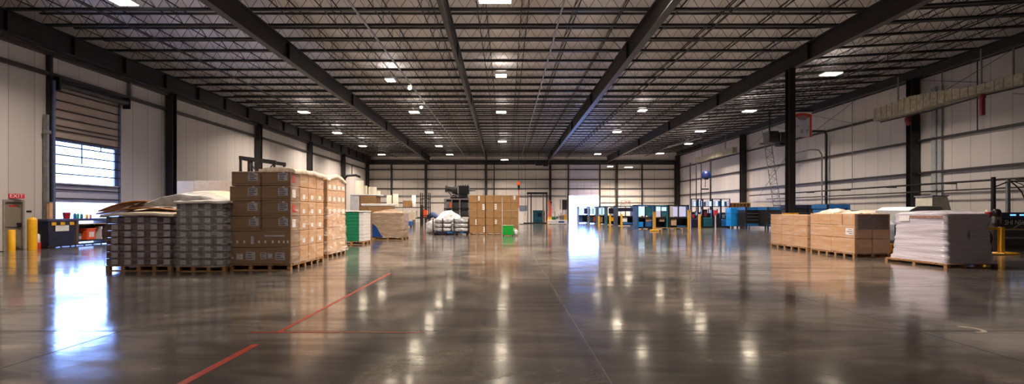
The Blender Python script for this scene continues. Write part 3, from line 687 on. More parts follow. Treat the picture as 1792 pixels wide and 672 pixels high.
sheetover(X0+.75, X1+.05, Y0+.1, Y0+D3+.03, lambda u, v: 2.76+.05*math.sin(math.pi*u)+.04*noise.noise(Vector((u*5, v*6, 1)))+.04*math.sin(math.pi*v), topfilm, 'top_sheet', 'crumpled clear sheet on top of the tallest near carton stack', 'sheet', .12)

# L4: next tall stack behind
X0, Y0, X1, D4 = -7.75, 15.65, -6.12, 1.75
pallet(1.63, D4, 'wooden pallet under the second tall carton stack', X0, Y0, 4, 5, .16)
gs = D4/4; zs = [.165,.6,.62+.42,1.47,1.9,2.33,2.72]
for r in range(6):
    h = zs[r+1]-zs[r]-.001
    for dd in range(4):
        for c_ in range(2):
            if c_ == 0 and dd > 1: continue
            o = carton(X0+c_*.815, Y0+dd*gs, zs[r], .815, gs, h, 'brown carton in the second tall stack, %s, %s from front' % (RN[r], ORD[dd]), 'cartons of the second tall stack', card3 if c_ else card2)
            if c_ and r in (3, 4, 5): sticker(o, 'R', gs*.25, gs*.7, h*.15, h*.5, .815, gs, paper, 0)
            if c_ and dd == 0 and r in (3,4,5): sticker(o, 'F', .5, .7, h*.2, h*.7, .815, gs, paper_dim)
wrapshell(X0-.01, X1+.01, Y0-.01, Y0+D4+.01, .14, 1.75, film('bunched_wrap', (1,.94,.88), .55, .10, .12, (1.2,1.2,6), 1.2), 'stretch_film', 'bunched clear film around the lower half of the second tall carton stack', .07, .03, False, seed=31)
wrapshell(X0-.005, X1+.006, Y0-.005, Y0+D4+.005, 1.75, 2.74, clear, 'stretch_film', 'thin clear film around the upper half of the second tall carton stack', .0, .008, False, seed=33)
sheetover(X0+.1, X1+.03, Y0+.05, Y0+D4+.03, lambda u, v: 2.76+.16*math.sin(math.pi*min(1, v*1.1))*(.5+.5*u)+.04*noise.noise(Vector((u*5, v*6, 8))), topfilm, 'top_sheet', 'peaked crumpled sheet on top of the second tall carton stack', 'sheet', .12)

# dark steel frame behind the tall stack
t = thing('steel_frame', 'dark four-legged steel gantry frame rising behind the tallest carton stack', 'frame', (-11.85, 20.3, 0))
for x in (0.05, .42, 1.55): 
    for y in (0, .9): MB().box(x-.04,x+.04,y-.04,y+.04,0,4.0-.12*x).build('leg', steel, t)
for y in (0, .9): MB().add([(0,y-.05,3.93),(1.62,y-.05,3.70),(1.62,y+.05,3.70),(0,y+.05,3.93),(0,y-.05,4.07),(1.62,y-.05,3.86),(1.62,y+.05,3.86),(0,y+.05,4.07)], [(0,3,2,1),(4,5,6,7),(0,1,5,4),(1,2,6,5),(2,3,7,6),(3,0,4,7)]).build('top_rail', steel, t)
MB().box(0,.1,-.04,.94,3.9,4.05).build('cross_rail', steel, t)
MB().path([(.42,0,3.85),(.8,0,3.3)],.025,6).path([(1.5,0,3.7),(1.1,0,3.2)],.025,6).build('brace', steel, t)

# cream partition near left wall
t = thing('storage_cabinet', 'low cream partition box against the left wall behind the domed cover', 'cabinet', (-17.3, 24.0, 0))
MB().bbox(0,.9,0,1.6,0.06,3.2,.02).build('side_panel', cream, t); MB().bbox(.91,3.3,0,1.6,.06,3.22,.02).build('front_panel', solid('cream_front', (.66,.54,.38), .6), t); MB().box(.02,3.28,.05,1.55,0,.06).build('plinth', black, t)

# L5 green and white board stack
X0, Y0 = -8.15, 22.1
pallet(1.28, 1.1, 'wooden pallet under the green and white board stack', X0, Y0, 3, 3)
for r in range(9):
    o = tag(inst('board_bundle', MB().bbox(0, 1.0, 0, 1.08, .002, .16, .012).mesh('board_bundle', green), None, (X0+.02, Y0+.01, PH+.161*r)), 'green board bundle in the stack beside the tall cartons, %s from the floor' % ORD[r], 'board bundle', 'green board bundles')
    o = tag(inst('foam_bundle', MB().bbox(0, .24, 0, 1.08, .002, .16, .012).mesh('foam_bundle', blocktop), None, (X0+1.025, Y0+.01, PH+.161*r)), 'white foam bundle at the end of the green board stack, %s from the floor' % ORD[r], 'board bundle', 'white foam bundles')
sheetover(X0, X0+1.29, Y0-.01, Y0+1.11, lambda u, v: PH+.161*9+.03+.015*noise.noise(Vector((u*5, v*6, 8))), blocktop, 'top_sheet', 'white sheet on top of the green and white board stack', 'sheet', .04)
# L6 brown wrapped rounded load with blue corner
X0, Y0 = -7.55, 25.7
pallet(1.75, 1.5, 'wooden pallet under the rounded brown wrapped load', X0, Y0, 3, 3)
for r in range(4):
    for c_ in range(2): carton(X0+.03+c_*.83, Y0+.05, PH+r*.33, .83, 1.4, .33, 'brown bundle inside the rounded film-wrapped load', 'bundles in the rounded brown load', cardfar)
wrapshell(X0, X0+1.74, Y0+.0, Y0+1.48, .13, 1.52, film('tan_wrap', (.50,.38,.29), .95, .6, .16), 'stretch_film', 'tan cloudy film with bulging top around the rounded load', -.02, .03, True, .2, seed=41)
t = MB().prism([(0,0),(.62,0),(.5,.1),(.35,.38),(.2,.62),(0,.74)], 0, .02).build('blue_sheet', solid('blue_sheet_mat', (.01,.05,.25), .35), None, (X0+.02, Y0-.055, .17)); tag(t, 'dark blue sheet showing at the lower left of the rounded brown load', 'sheet')
# ------------------------------------------------------------------ far left storage
t = thing('pallet_load', 'white-topped brown pallet load behind the green board stack', 'pallet load', (-10.9, 32, 0))
MB().bbox(0,1.9,0,1.3,.15,2.0,.03).build('carton_block', cardfar, t); MB().bbox(-.02,.6,-.01,1.32,1.1,2.7,.03).build('foam_block', blocktop, t); MB().bbox(.65,1.75,.0,1.3,2.05,2.68,.02).build('upper_carton', cardfar, t); MB().bbox(-.03,1.95,-.02,1.34,2.7,2.8,.03).build('cap_sheet', blocktop, t); MB().box(0,1.9,0,1.3,0,.15).build('pallet_base', wood, t)
t = thing('pallet_load', 'wide white-topped brown load behind the rounded brown load', 'pallet load', (-9.6, 30.3, 0))
MB().bbox(0,.35,0,1.3,.15,1.75,.02).build('carton_block', cardfar, t); MB().bbox(.38,1.9,0,1.3,.15,1.95,.02).build('carton_block', cardfar, t); MB().bbox(-.03,1.95,-.02,1.32,1.95,2.12,.03).build('cap_sheet', blocktop, t); MB().box(0,1.9,0,1.3,0,.15).build('pallet_base', wood, t)
for q, (pxa, pxb, pt, Y, lab) in enumerate(((619,634,316,40,'tallest cream paper roll standing at the left end of the row'), (636,642,325,41,'thin cream roll second in the row of tall rolls'), (643,657,327,44,'wide cream roll third in the row of tall rolls'), (659,665,334,46,'short pale roll at the right end of the row of tall rolls'))):
    xa, xb = wx(pxa, Y), wx(pxb, Y); r = (xb-xa)/2; h = wz(pt, Y)
    t = thing('paper_roll', lab, 'roll', ((xa+xb)/2, Y+r, 0)); MB().lathe([(r,0.15),(r,h-.03),(r-.03,h),(.06,h)], 24).build('roll_body', creamroll, t); MB().cyl((0,0,h-.02),(0,0,h+.04),.05,10).build('core', cardfar, t); MB().box(-r,r,-r,r,0,.145).build('base_board', wood, t)
t = thing('pipe_arch', 'dark pipe bend on a post left of the tall cream rolls', 'pipe', (-13.6, 38.5, 0)); MB().path([(0,0,0),(0,0,4.4),(.2,0,4.62),(.9,0,4.66),(1.3,0,4.5)],.1,8).build('bent_pipe', steel, t); MB().path([(.6,0,4.6),(.6,0,5.6)],.04,8).build('riser', steel, t)
def rack(x, y, w, d, h, levels, label, frame=steel):
    t = thing('storage_rack', label, 'rack', (x, y, 0))
    for a in (0, w):
        for b_ in (0, d): MB().box(a-.04,a+.04,b_-.04,b_+.04,0,h).build('upright', frame, t)
    for z in levels: MB().box(-.04,w+.04,-.04,d+.04,z-.1,z-.02).build('shelf', frame, t)
    return t
rack(-13.2, 50, 3.9, 1.0, 2.3, (.9, 2.1), 'dark rack of clutter between the tall rolls and the centre aisle'); 
rack(-9.2, 49, 0.9, 1.0, 3.6, (1.2, 2.1, 3.0), 'narrow tall dark rack at the edge of the far left storage')
items = [(-12.9,50.4,2.1,.28,1.3,creamroll,'R','tall white roll on the dark rack, leftmost'), (-12.2,50.4,2.1,.3,1.45,creamroll,'R','tall white roll on the dark rack, second from left'),
 (-11.3,50.3,2.1,.9,.7,cardfar,'B','brown box on top of the dark rack'), (-10.2,50.4,2.1,.22,1.3,white,'R','slim white roll at the right of the dark rack'),
 (-12.9,50.3,.9,.8,.7,blocktop,'B','white carton on the lower shelf of the dark rack'), (-11.8,50.3,.9,.9,.6,cardfar,'B','brown carton on the lower shelf of the dark rack'), (-10.7,50.3,.9,.8,.8,blocktop,'B','pale carton at the right of the lower shelf of the dark rack')]
for x, y, z, w_, h, mt, kx, lab in items:
    if kx == 'R': t = thing('paper_roll', lab, 'roll', (x, y, z-.019)); MB().lathe([(w_,0),(w_,h),(.05,h)], 14).build('roll_body', mt, t); MB().cyl((0,0,h-.01),(0,0,h+.03),.05,8).build('core', cardfar, t)
    else: t = thing('carton', lab, 'box', (x, y, z-.019)); MB().bbox(0,w_,-.3,.4,0,h).build('box_body', mt, t); MB().box(w_*.45,w_*.55,-.305,.405,h*.0+.0,h+.003).build('packing_tape', tape, t)
for q, (x, y, w_, h, mt, lab) in enumerate(((-10.5,46.5,1.1,.8,cream,'cream box on legs at the edge of the far left storage'),)):
    t = thing('work_table', lab, 'table', (x, y, 0)); MB().bbox(0,w_,0,.8,.75,1.55).build('box_top', mt, t)
    for a in (.05, w_-.05):
        for b_ in (.05,.75): MB().box(a-.03,a+.03,b_-.03,b_+.03,0,.75).build('leg', steel, t)
t = thing('hand_cart', 'low blue cart on the floor at the end of the far left storage', 'cart', (wx(704, 45), 45, 0)); MB().bbox(0,.9,0,.7,.2,.62,.02).build('deck', midblue, t); MB().bbox(.05,.85,.1,.6,.62,.75).build('load', paper_dim, t)
for a in (.12,.78):
    for b_ in (.1,.6): MB().cyl((a-.03,b_,.1),(a+.03,b_,.1),.1,12).build('wheel', rubber, t)
t = thing('work_table', 'dark table carrying a red-orange box beyond the left storage', 'table', (wx(722, 52), 52, 0)); MB().box(0,1.9,0,1,.85,.95).build('table_top', steel, t)
for a in (.05,1.85):
    for b_ in (.05,.95): MB().box(a-.04,a+.04,b_-.04,b_+.04,0,.85).build('leg', steel, t)
t = thing('tote_box', 'red-orange box on the dark table beyond the left storage', 'box', (wx(735, 52), 52.2, .95)); MB().bbox(0,.75,0,.6,0,.8,.03).build('box_body', orange, t); MB().bbox(-.02,.77,-.02,.62,.8,.85,.01).build('lid', red, t)
o = sheetover(wx(747, 50), wx(772, 50), 50, 51.4, lambda u, v: 1.55*(.35+.65*(1-abs(u-.35)*.9)), bluetarp, 'blue_tarp', 'blue tarp over a low load left of the white bundles', 'tarp', .5); 
t = thing('pallet_load', 'low load hidden under the blue tarp', 'pallet load', (wx(749, 50), 50.1, 0)); MB().bbox(0,1.2,0,1.1,.12,.7,.02).build('carton_block', cardfar, t); MB().box(0,1.2,0,1.1,0,.12).build('pallet_base', wood, t)

# ------------------------------------------------------------------ centre group
# C1 silver bundles on blue-black base
xa = wx(757, 31); t = thing('roll_cage', 'low dark trolley holding the crinkled silver bundles in the centre', 'trolley', (xa, 31.0, 0))
MB().box(0,2.5,0,1.2,.1,.2).build('deck', navy, t)
for x in (.0, .65, 1.42, 2.42): MB().box(x,x+.07,-.03,.03,.1,1.12).build('post', steel, t)
for x in (.15, .9, 1.6, 2.3): MB().cyl((x-.04,.2,.06),(x+.04,.2,.06),.06,10).cyl((x-.04,1.0,.06),(x+.04,1.0,.06),.06,10).build('wheel', rubber, t)
MB().box(1.0,1.35,-.04,0,.12,.24).box(1.9,2.1,-.04,0,.12,.22).build('blue_patch', midblue, t)
bundle_m = solid('crinkled_silver', (.42,.43,.47), .2, .3, .75, 5, 1.0, .6, (1,1,1.6), 7)
for q in range(6):
    r_, c_ = q//2, q % 2; s_ = q*3.1
    def f(u, v, c_=c_, r_=r_, s_=s_):
        a = 2*math.pi*u; b_ = math.pi*(v-.5); sgn = lambda t_, p: math.copysign(abs(t_)**p, t_)
        ce = abs(math.cos(b_))**.35
        p = Vector((.6*sgn(math.cos(a), .4)*ce, .55*sgn(math.sin(a), .4)*ce, .15*sgn(math.sin(b_), .5)))
        p *= 1 + .06*noise.noise(p*4+Vector((s_, 0, 0))); return (p.x, p.y, p.z)
    o = MB().grid(f, 28, 12).build('film_bundle', bundle_m, None, (xa+.66+c_*1.22, 31.6, .352+r_*.295)); tag(o, 'crinkled silver bundle on the dark trolley, %s side, %s layer' % (('left','right')[c_], ('bottom','middle','top')[r_]), 'bundle', 'silver bundles on the trolley')
def pile(u, v):
    return .95 + .75*math.exp(-((u-.62)**2)/.12)*math.sin(math.pi*min(.999, max(.02, v)))*1.0 - .55*max(0,.35-u) + .10*noise.noise(Vector((u*6, v*6, 5)))
sheetover(wx(746, 33.2), wx(806, 33.2), 33.1, 34.6, pile, solid('white_film_pile_mat', (.50,.51,.56), .3, 0, .45, 5, 1.0), 'plastic_sheet', 'heap of bright white plastic sheeting behind the silver bundles', 'sheet', .75)
t = thing('crate_stack', 'dark slatted crates under the white plastic sheeting', 'crate', (wx(757, 33.5), 33.3, 0)); MB().bbox(0,1.7,0,1.1,0.05,.72,.02).build('crate_body', navy, t); MB().box(.05,1.65,.05,1.05,0,.05).build('skid', black, t)
# C2 machine frame and black machinery on top
xa, Y = wx(778.5, 35), 35.0; xb = wx(821, 35); W_ = xb-xa
t = thing('equipment_cage', 'grey and black shelf cage beside the brown carton stack carrying black machinery', 'cage', (xa, Y, 0))
for x in (0, W_*.28, W_*.62, W_): 
    for y in (0, 1.2): MB().box(x-.05,x+.05,y-.05,y+.05,0,2.55).build('upright', alu, t)
for z in (1.18, 1.75, 2.5): MB().box(-.07,W_+.07,-.07,1.27,z,z+.09).build('shelf', galv if z > 2 else black, t)
MB().box(.1,W_-.1,.5,.6,1.27,2.5).build('back_panel', black, t)
MB().bbox(.06,W_*.26,.1,.5,1.84,2.4).build('grey_box', alu, t); MB().bbox(W_*.2,W_*.27,-.12,-.06,1.9,2.3).build('orange_strap', orange, t)
for c_ in range(2):
    for r_ in range(2): MB().bbox(W_*.33+c_*W_*.33,W_*.33+c_*W_*.33+W_*.29,.05,.45,1.28+r_*.58,1.72+r_*.58).build('drawer', solid('cage_drawer%d%d' % (c_, r_), (.03,.035,.035), .4), t)
t = thing('machinery', 'jumble of black machinery on top of the grey cage in the centre', 'machine', (xa, Y+.2, 2.59))
MB().bbox(W_*.5,W_*.98,0,.9,0.35,1.0,.03).box(W_*.55,W_*.92,.1,.8,0,.36).build('housing', black, t)
MB().cyl((.05,.4,.75),(W_*.3,.4,.68),.22,12).cyl((-.02,.4,.77),(.1,.4,.76),.28,12).build('motor', black, t)
MB().cyl((W_*.3,.4,.68),(W_*.52,.4,.6),.30,12).box(W_*.2,W_*.7,.2,.6,0,.14).build('gearbox', steel, t)
MB().box(W_*.2,W_*.24,.3,.4,.1,.6).box(W_*.4,W_*.44,.3,.4,.1,.6).box(W_*.5,W_*.56,-.02,0,.4,.95).build('bracket', galv, t)
MB().path([(W_*.3,.1,.3),(W_*.5,.1,.1),(W_*.8,.1,.12),(W_*1.0,.1,.02)],.04,6).path([(.2,.3,.5),(.5,.2,.2),(.9,.2,.3),(1.3,.2,.15)],.03,6).path([(W_*.98,.3,.6),(W_*1.12,.3,.62),(W_*1.25,.3,.62)],.035,6).build('hose', rubber, t)
for x in (.62,.72,.82,.92): MB().cyl((W_*x,.4,1.0),(W_*x,.4,1.04+.2*(x-.5)),.03,6).build('stud', steel, t)
# C3 carton block
X0, Y0 = -2.52, 31.0; cw = .555; ch = .512
for p in range(3):
    pallet(1.08, 1.15, 'pallet under the %s pair of columns of the central carton block' % ('left','middle','right')[p], X0+p*1.13, Y0+.01, 3, 3)
    for c_ in range(2):
        for r in range(5):
            cc = p*2+c_
            o = carton(X0+p*1.13+c_*.545, Y0, PH+r*ch, .54, 1.15, ch-.006, 'brown carton in the central block, %s row, %s column from the left' % (('bottom','second','middle','fourth','top')[r], COLN[cc]), 'cartons of the central block', cardfar)
            lab_ = {(1,4):(.06,.18,.15,.45), (5,4):(.0+.2,.34,.2,.46), (1,3):(.35,.5,.03,.4), (3,3):(.05,.2,.05,.42), (0,1):(.42,.5,.04,.4), (3,1):(.08,.2,.1,.38), (1,0):(.42,.52,.05,.4), (5,0):(.2,.4,.1,.3)}
            if (cc, r) in lab_: a, b_, z0, z1 = lab_[(cc, r)]; sticker(o, 'F', a, b_, z0, z1, .54, 1.15, paper, 2)
            MB().box(.01,.53,.0015,.004,ch*.5-.03,ch*.5+.0).build('packing_tape', cardfar, o) if False else None
t = thing('storage_bin', 'bright green plastic bin on the floor in front of the brown cartons', 'bin', (wx(879.5, 30.2), 29.9, 0)); MB().bbox(0,.72,0,.5,.06,.66,.02).build('bin_body', brightgreen, t); MB().bbox(-.02,.74,-.02,.52,.66,.70,.01).build('lid', solid('pale_green', (.3,.5,.3), .4), t)
for a in (.06,.66):
    for b_ in (.06,.44): MB().cyl((a,b_,0),(a,b_,.07),.035,8).build('foot', black, t)
t = thing('film_roll', 'small crumpled ball of clear film right of the green bin', 'film ball', (wx(903, 30.2), 30.2, 0)); MB().lathe([(.05,0),(.14,.08),(.17,.2),(.13,.34),(.04,.42)],10).build('film_body', silver, t); MB().box(-.06,.06,-.2,-.16,.12,.3).build('paper_tag', paper, t)
# hoist hook on cables
t = thing('hoist', 'red and black hoist hook hanging on thin cables right of the carton block', 'hoist', (wx(907.5, 42), 42, 0))
MB().cyl((0,0,4.0),(0,0,9.7),.02,6).cyl((.62,0,1.2),(.62,0,9.7),.015,6).build('cable', steel, t); MB().bbox(-.16,.14,-.12,.12,4.0,4.32,.03).build('hook_block', orange, t); MB().bbox(-.09,.13,-.1,.1,3.62,4.0,.03).build('motor', black, t); MB().cyl((.02,0,1.9),(.02,0,3.62),.035,6).build('chain', red, t)

# ------------------------------------------------------------------ back of the hall
t = tag(thing('door_3', 'lavender sectional door raised above the bright back doorway', None, (0, 0, 0)), kind='structure')
lav = solid('lavender_panel', (.56,.56,.74), .45, 0, .04, 1)
MB().box(B1[0]+.1,B1[1]-.1,YB-.1,YB-.04,B1[2]+.02,6.1).build('door_panel', lav, t)
MB().box(B1[0]+.1,B1[1]-.1,YB-.08,YB-.04,6.35,8.5).build('upper_panel', solid('upper_lavender', (.50,.50,.62), .5, 0, .04, 1), t)
for z in (4.3,4.85,5.4,5.9): MB().box(B1[0]+.1,B1[1]-.1,YB-.12,YB-.1,z,z+.03).build('panel_seam', alu, t)
for i in range(1, 4): x = B1[0]+.1+(B1[1]-B1[0]-.2)*i/4; MB().box(x-.015,x+.015,YB-.12,YB-.1,B1[2]+.02,6.1).build('panel_joint', alu, t)
t = thing('portal_frame', 'dark grey steel portal frame standing near the back wall', 'frame', (wx(922, 60), 60, 0)); Wp = wx(958, 60)-wx(922, 60)
for x in (0.1, .55, Wp-.55, Wp-.1): MB().box(x-.07,x+.07,-.08,.08,0,4.0).build('leg', steel if .3 < x < 2 or x > 2.4 else alu, t)
MB().box(0,Wp,-.12,.12,3.85,4.12).box(0,Wp,-.08,.08,3.6,3.68).build('top_beam', steel, t); MB().box(-.9,.9,-.5,.5,0,.12).box(Wp-.9,Wp+.6,-.5,.5,0,.12).build('foot_plate', steel, t)
t = thing('machine_cabinet', 'dark teal cabinet standing inside the portal frame', 'cabinet', (wx(933, 60.8), 60.8, 0)); MB().bbox(0,1.3,0,1,.1,1.75,.02).build('cabinet_body', teal, t); MB().box(.55,.58,-.01,0,.2,1.7).build('door_seam', black, t); MB().bbox(.62,1.1,-.03,0,.9,1.4,.01).build('control_panel', navy, t); MB().box(.02,1.28,.02,.98,0,.1).build('plinth', black, t)
t = thing('machine_cabinet', 'narrow orange-brown cabinet beside the teal cabinet in the portal frame', 'cabinet', (wx(949, 61.2), 61.2, 0)); MB().bbox(0,.35,0,.8,0.02,1.7,.02).build('cabinet_body', orangesheet, t); MB().bbox(.08,.28,-.02,.0,1.0,1.4,.005).build('control_panel', black, t)
t = thing('machine_cabinet', 'grey-blue cabinet just right of the carton block, in front of the portal frame', 'cabinet', (wx(909, 57), 57, 0)); MB().bbox(0,1.0,0,.8,1.65,2.35,.02).build('upper_box', solid('slate_box', (.16,.19,.27), .5), t); MB().bbox(.05,.5,.05,.75,.05,1.64,.02).build('white_body', white, t); MB().box(0,1.0,0,.8,0,.05).build('plinth', black, t)
# orange robot arm & plants-like clutter
t = thing('robot_arm', 'orange robot arm on a pedestal left of the bright back doorway', 'robot', (wx(962, 58), 58, 0))
MB().lathe([(.35,0),(.35,.5),(.25,.6),(.22,.9)],14).build('pedestal', yellow, t); MB().cyl((0,0,.9),(.1,0,2.0),.17,10).build('lower_arm', orange, t); MB().cyl((.1,0,2.0),(-.1,0,3.0),.13,10,.09).build('upper_arm', orange, t); MB().cyl((-.1,0,3.0),(.3,0,2.7),.08,8).build('wrist', black, t)
t = thing('barrier', 'low bright white barrier in front of the robot arm', 'barrier', (wx(959, 56.5), 56.5, 0)); MB().bbox(0,2.4,0,.25,.02,.55,.03).build('panel', white, t); MB().box(1.3,2.0,-.01,0,.2,.42).build('blue_marking', midblue, t); MB().box(.2,.4,-.1,.4,0,.05).box(2.0,2.2,-.1,.4,0,.05).build('foot', steel, t)
for q, (p_, mt, h, w_, lab) in enumerate(((966, green, 1.3, .5, 'dark green machine tool left of the white cabinet near the back wall'), (973, white, 1.0, .5, 'white machine near the back wall'), (980, alu, 1.5, .5, 'grey control machine near the back wall'), (987, yellow, 1.7, .35, 'slim yellow machine left of the bright back doorway'))):
    t = thing('machine_tool', lab, 'machine', (wx(p_, 59), 59, 0)); MB().bbox(0,w_,0,.8,0.02,h*.7,.03).build('machine_body', mt, t); MB().bbox(w_*.1,w_*.6,.1,.5,h*.7,h,.03).build('head', white if q != 1 else alu, t); MB().cyl((w_*.8,.3,h*.7),(w_*.8,.3,h+.3),.03,8).build('beacon_pole', steel, t)
t = tag(thing('window_1', 'small dark framed window low on the back wall', None, (0,0,0)), kind='structure'); MB().box(wx(984,68),wx(992,68),YB-.06,YB-.01,1.9,3.3).build('pane', black, t); MB().box(wx(980,68),wx(981.5,68),YB-.07,YB-.01,1.9,3.4).box(wx(984,68)-.06,wx(992,68)+.06,YB-.07,YB-.01,3.3,3.4).box(wx(984,68)-.06,wx(992,68)+.06,YB-.07,YB-.01,1.82,1.9).build('window_frame', alu, t)
# unit heater under the roof
t = thing('unit_heater', 'black unit heater hanging under the joists near the back wall', 'heater', (wx(950, 62), 62, 8.15)); MB().bbox(-1.0,-.1,-.3,.3,-.35,.35,.04).build('heater_body', black, t); MB().bbox(0.0,.7,-.3,.3,-.45,.4,.04).build('fan_housing', black, t); MB().cyl((-.6,0,.3),(-.6,0,1.6),.03,6).cyl((.4,0,.3),(.4,0,1.6),.03,6).build('hanger', steel, t); MB().box(-3.2,-1.0,-.05,.05,-.05,.12).build('duct', steel, t)

# ------------------------------------------------------------------ workstations on the right
def station(pa, pb, Y, pt, lab, trim, screens, lower, depth=1.4):
    xa, xb = wx(pa, Y), wx(pb, Y); W_ = xb-xa; H = wz(pt, Y)
    t = thing('workstation', lab, 'workstation', (xa, Y, 0))
    MB().box(0,.12,0,depth,0,H).box(W_-.12,W_,0,depth,0,H).box(0,W_,0,depth,H-.1,H).box(.12,W_-.12,depth-.05,depth,.1,H*.48).build('frame', trim, t)
    MB().box(.12,W_-.12,.1,depth-.05,.08,.2).box(.12,W_-.12,.05,depth-.05,H*.44,H*.5).box(.12,W_-.12,depth*.6,depth*.6+.05,.2,H*.44).build('body', black, t)
    for (a, b_, z0, z1, mt) in screens: MB().bbox(W_*a,W_*b_,.06,.12,H*z0,H*z1,.01).build('lit_panel', mt, t)
    MB().box(W_*.5-.04,W_*.5+.04,.05,.1,H*.5,H-.1).build('mullion', steel, t)
    for (a, b_, z0, z1, mt) in lower: MB().bbox(W_*a,W_*b_,.15,.45,H*z0,H*z1,.015).build('box_insert', mt, t)
    return t
sg = skyblue_glass
tanb = solid('tan_box', (.45,.30,.22), .6)
sgd = emit('dim_screen', (0.6,0.65,1.0), 0.35, (.35,.35,.5))
station(1115, 1144, 41, 358.5, 'near workstation with a bright white-blue window, left of the yellow post', midblue, [(.1,.46,.55,.93,sg), (.54,.9,.55,.93,teal)], [(.12,.4,.03,.3,brightblue), (.55,.9,.1,.3,midblue), (.55,.92,.32,.52-.06,tanb)])
station(1145.5, 1169, 41, 359, 'middle near workstation with teal and white windows, right of the yellow post', teal, [(.15,.45,.55,.72,sgd), (.55,.9,.55,.72,teal), (.15,.9,.76,.92,sg)], [(.4,.8,.32,.5-.07,tanb)])
station(1170, 1206, 41, 358.5, 'right near workstation with two pale lavender windows', steel, [(.22,.45,.52,.93,sgd), (.52,.85,.52,.93,sgd)], [(.15,.42,.15,.42,tanb), (.45,.9,.07,.14,midblue)])
station(1079, 1111, 50, 360, 'grey-blue workstation with a white notice, second from the near group', solid('slate', (.05,.07,.11), .5), [(.1,.9,.72,.9,navy)], [(.3,.6,.2,.42,paper), (.3,.9,.06,.17,midblue)])
station(1062, 1078, 54, 361, 'dark workstation with a yellow box, third from the near group', teal, [(.2,.8,.6,.9,navy)], [(.3,.8,.2,.42,yellow)])
station(1046, 1061, 57, 361, 'teal workstation fourth from the near group', teal, [(.2,.8,.55,.9,sg)], [(.2,.6,.1,.42,tanb)])
station(1031, 1045, 60, 361.5, 'small pale workstation second from the bright doorway', alu, [(.1,.9,.55,.9,sg)], [(.1,.5,.1,.42,teal), (.55,.9,.1,.42,orange)])
station(1012, 1030, 63, 361.5, 'small grey workstation nearest the bright doorway', alu, [(.1,.45,.55,.9,sg), (.55,.9,.55,.9,navy)], [(.1,.4,.1,.42,midblue)])
t = thing('wall_sign', 'red lettered sign above the workstations near the back wall', 'sign', (wx(1093, 56), 55.5, 2.1)); MB().box(-.6,-.55,0,.04,-2.1,.4).box(.55,.6,0,.04,-2.1,.4).build('sign_post', steel, t)
MB().box(-.6,.6,.0,.03,.33,.38).build('sign_rail', steel, t); text('CYB', .56, solid('sign_red', (.5,.02,.01), .5), t, (0,0,.62), sx=1.2); text('CYB', .01, red, t, (0,0.02,.62)) if False else None
def guardpost(px_, Y, h, lab, base=True):
    t = thing('guard_post', lab, 'post', (wx(px_, Y), Y, 0)); MB().bbox(-.09,.09,-.09,.09,0,h,.015).build('post', yellow, t)
    if base: MB().bbox(-.3,.3,-.25,.25,0,.12,.02).build('base_block', yellow, t)
    MB().box(-.1,.1,-.1,.1,h,h+.02).build('cap', yellow, t); return t
guardpost(1145, 37.0, 1.55, 'yellow guard post with wide base in front of the near workstations', True)
guardpost(1205.5, 37.0, 1.7, 'tall yellow guard post at the right end of the near workstations', False)
t = thing('guard_rail', 'low thin yellow rail between the two near yellow guard posts', 'rail', (0,0,0)); MB().box(wx(1147,37),wx(1204,37),36.97,37.03,.24,.3).build('rail', solid('rail_dull_yellow', (.35,.24,.12), .5), t)
for i in range(4): x = wx(1158+i*12, 37); MB().box(x-.03,x+.03,36.98,37.02,0,.24).build('rail_foot', yellow, t)
guardpost(1067.5, 47.5, 1.3, 'yellow guard post in front of the far workstations, left one', False)
guardpost(1087.5, 47.0, 1.3, 'yellow guard post in front of the far workstations, right one', False)
guardpost(1048, 50.0, 1.1, 'small yellow guard post nearest the bright doorway', False)

# conveyor line along the right wall
def conveyor(xa, xb, Y, H, lab, belt=black, trim=midblue, segs=2, depth=1.4):
    t = thing('conveyor', lab, 'conveyor', (xa, Y, 0)); W_ = xb-xa
    MB().bbox(0,W_,0,depth,H*.12,H*.86,.04).build('belt_housing', belt, t)
    MB().box(-.03,W_+.03,-.05,depth+.05,H*.86,H).build('top_rail', trim, t); MB().box(-.03,W_+.03,-.06,-.01,H*.12,H*.24).build('lower_rail', trim, t)
    for i in range(1, 4): MB().cyl((.05,-.03,H*(.24+.15*i)),(W_-.05,-.03,H*(.24+.15*i)),.05,8).build('roller', solid('roller_grey%d' % i, (.05,.05,.055), .4), t)
    for i in range(segs+1): x = (W_-.12)*i/segs; MB().box(x,x+.12,-.1,-.02,0,H).build('leg', trim if i else black, t)
    return t
conveyor(wx(1304,42), wx(1340,42), 42, 2.0, 'long black conveyor with blue rails right of the bright blue cabinet', segs=1)
conveyor(wx(1342,40.5), wx(1380,40.5), 40.5, 2.0, 'black conveyor with blue leg just left of the near brown cartons', segs=1)
conveyor(wx(1386,35), wx(1444,35), 35, 2.1, 'black and blue conveyor behind the near brown cartons', trim=navy)
conveyor(wx(1446,31), wx(1486,31), 31, 2.08, 'blue printed conveyor behind the near carton stack', midblue, midblue)
conveyor(wx(1487,29.3), wx(1505,29.3), 29.3, 1.66, 'short dark blue conveyor end behind the wrapped carton load', navy, midblue, 1)
t = thing('machine_cabinet', 'bright blue three-drawer cabinet on the machine line', 'cabinet', (wx(1279, 44), 44, 0)); Wc = wx(1303,44)-wx(1279,44)
for r_ in range(3): MB().bbox(0,Wc,0,1.0,.18+r_*.6,.75+r_*.6,.02).build('drawer', brightblue, t)
MB().bbox(.02,Wc-.02,.02,1.0,.16,1.97,.01).build('carcass', midblue, t)
for a in (.1,.5,.85): MB().cyl((a*Wc,.1,0),(a*Wc,.1,.17),.06,8).cyl((a*Wc,.9,0),(a*Wc,.9,.17),.06,8).build('foot', black, t)
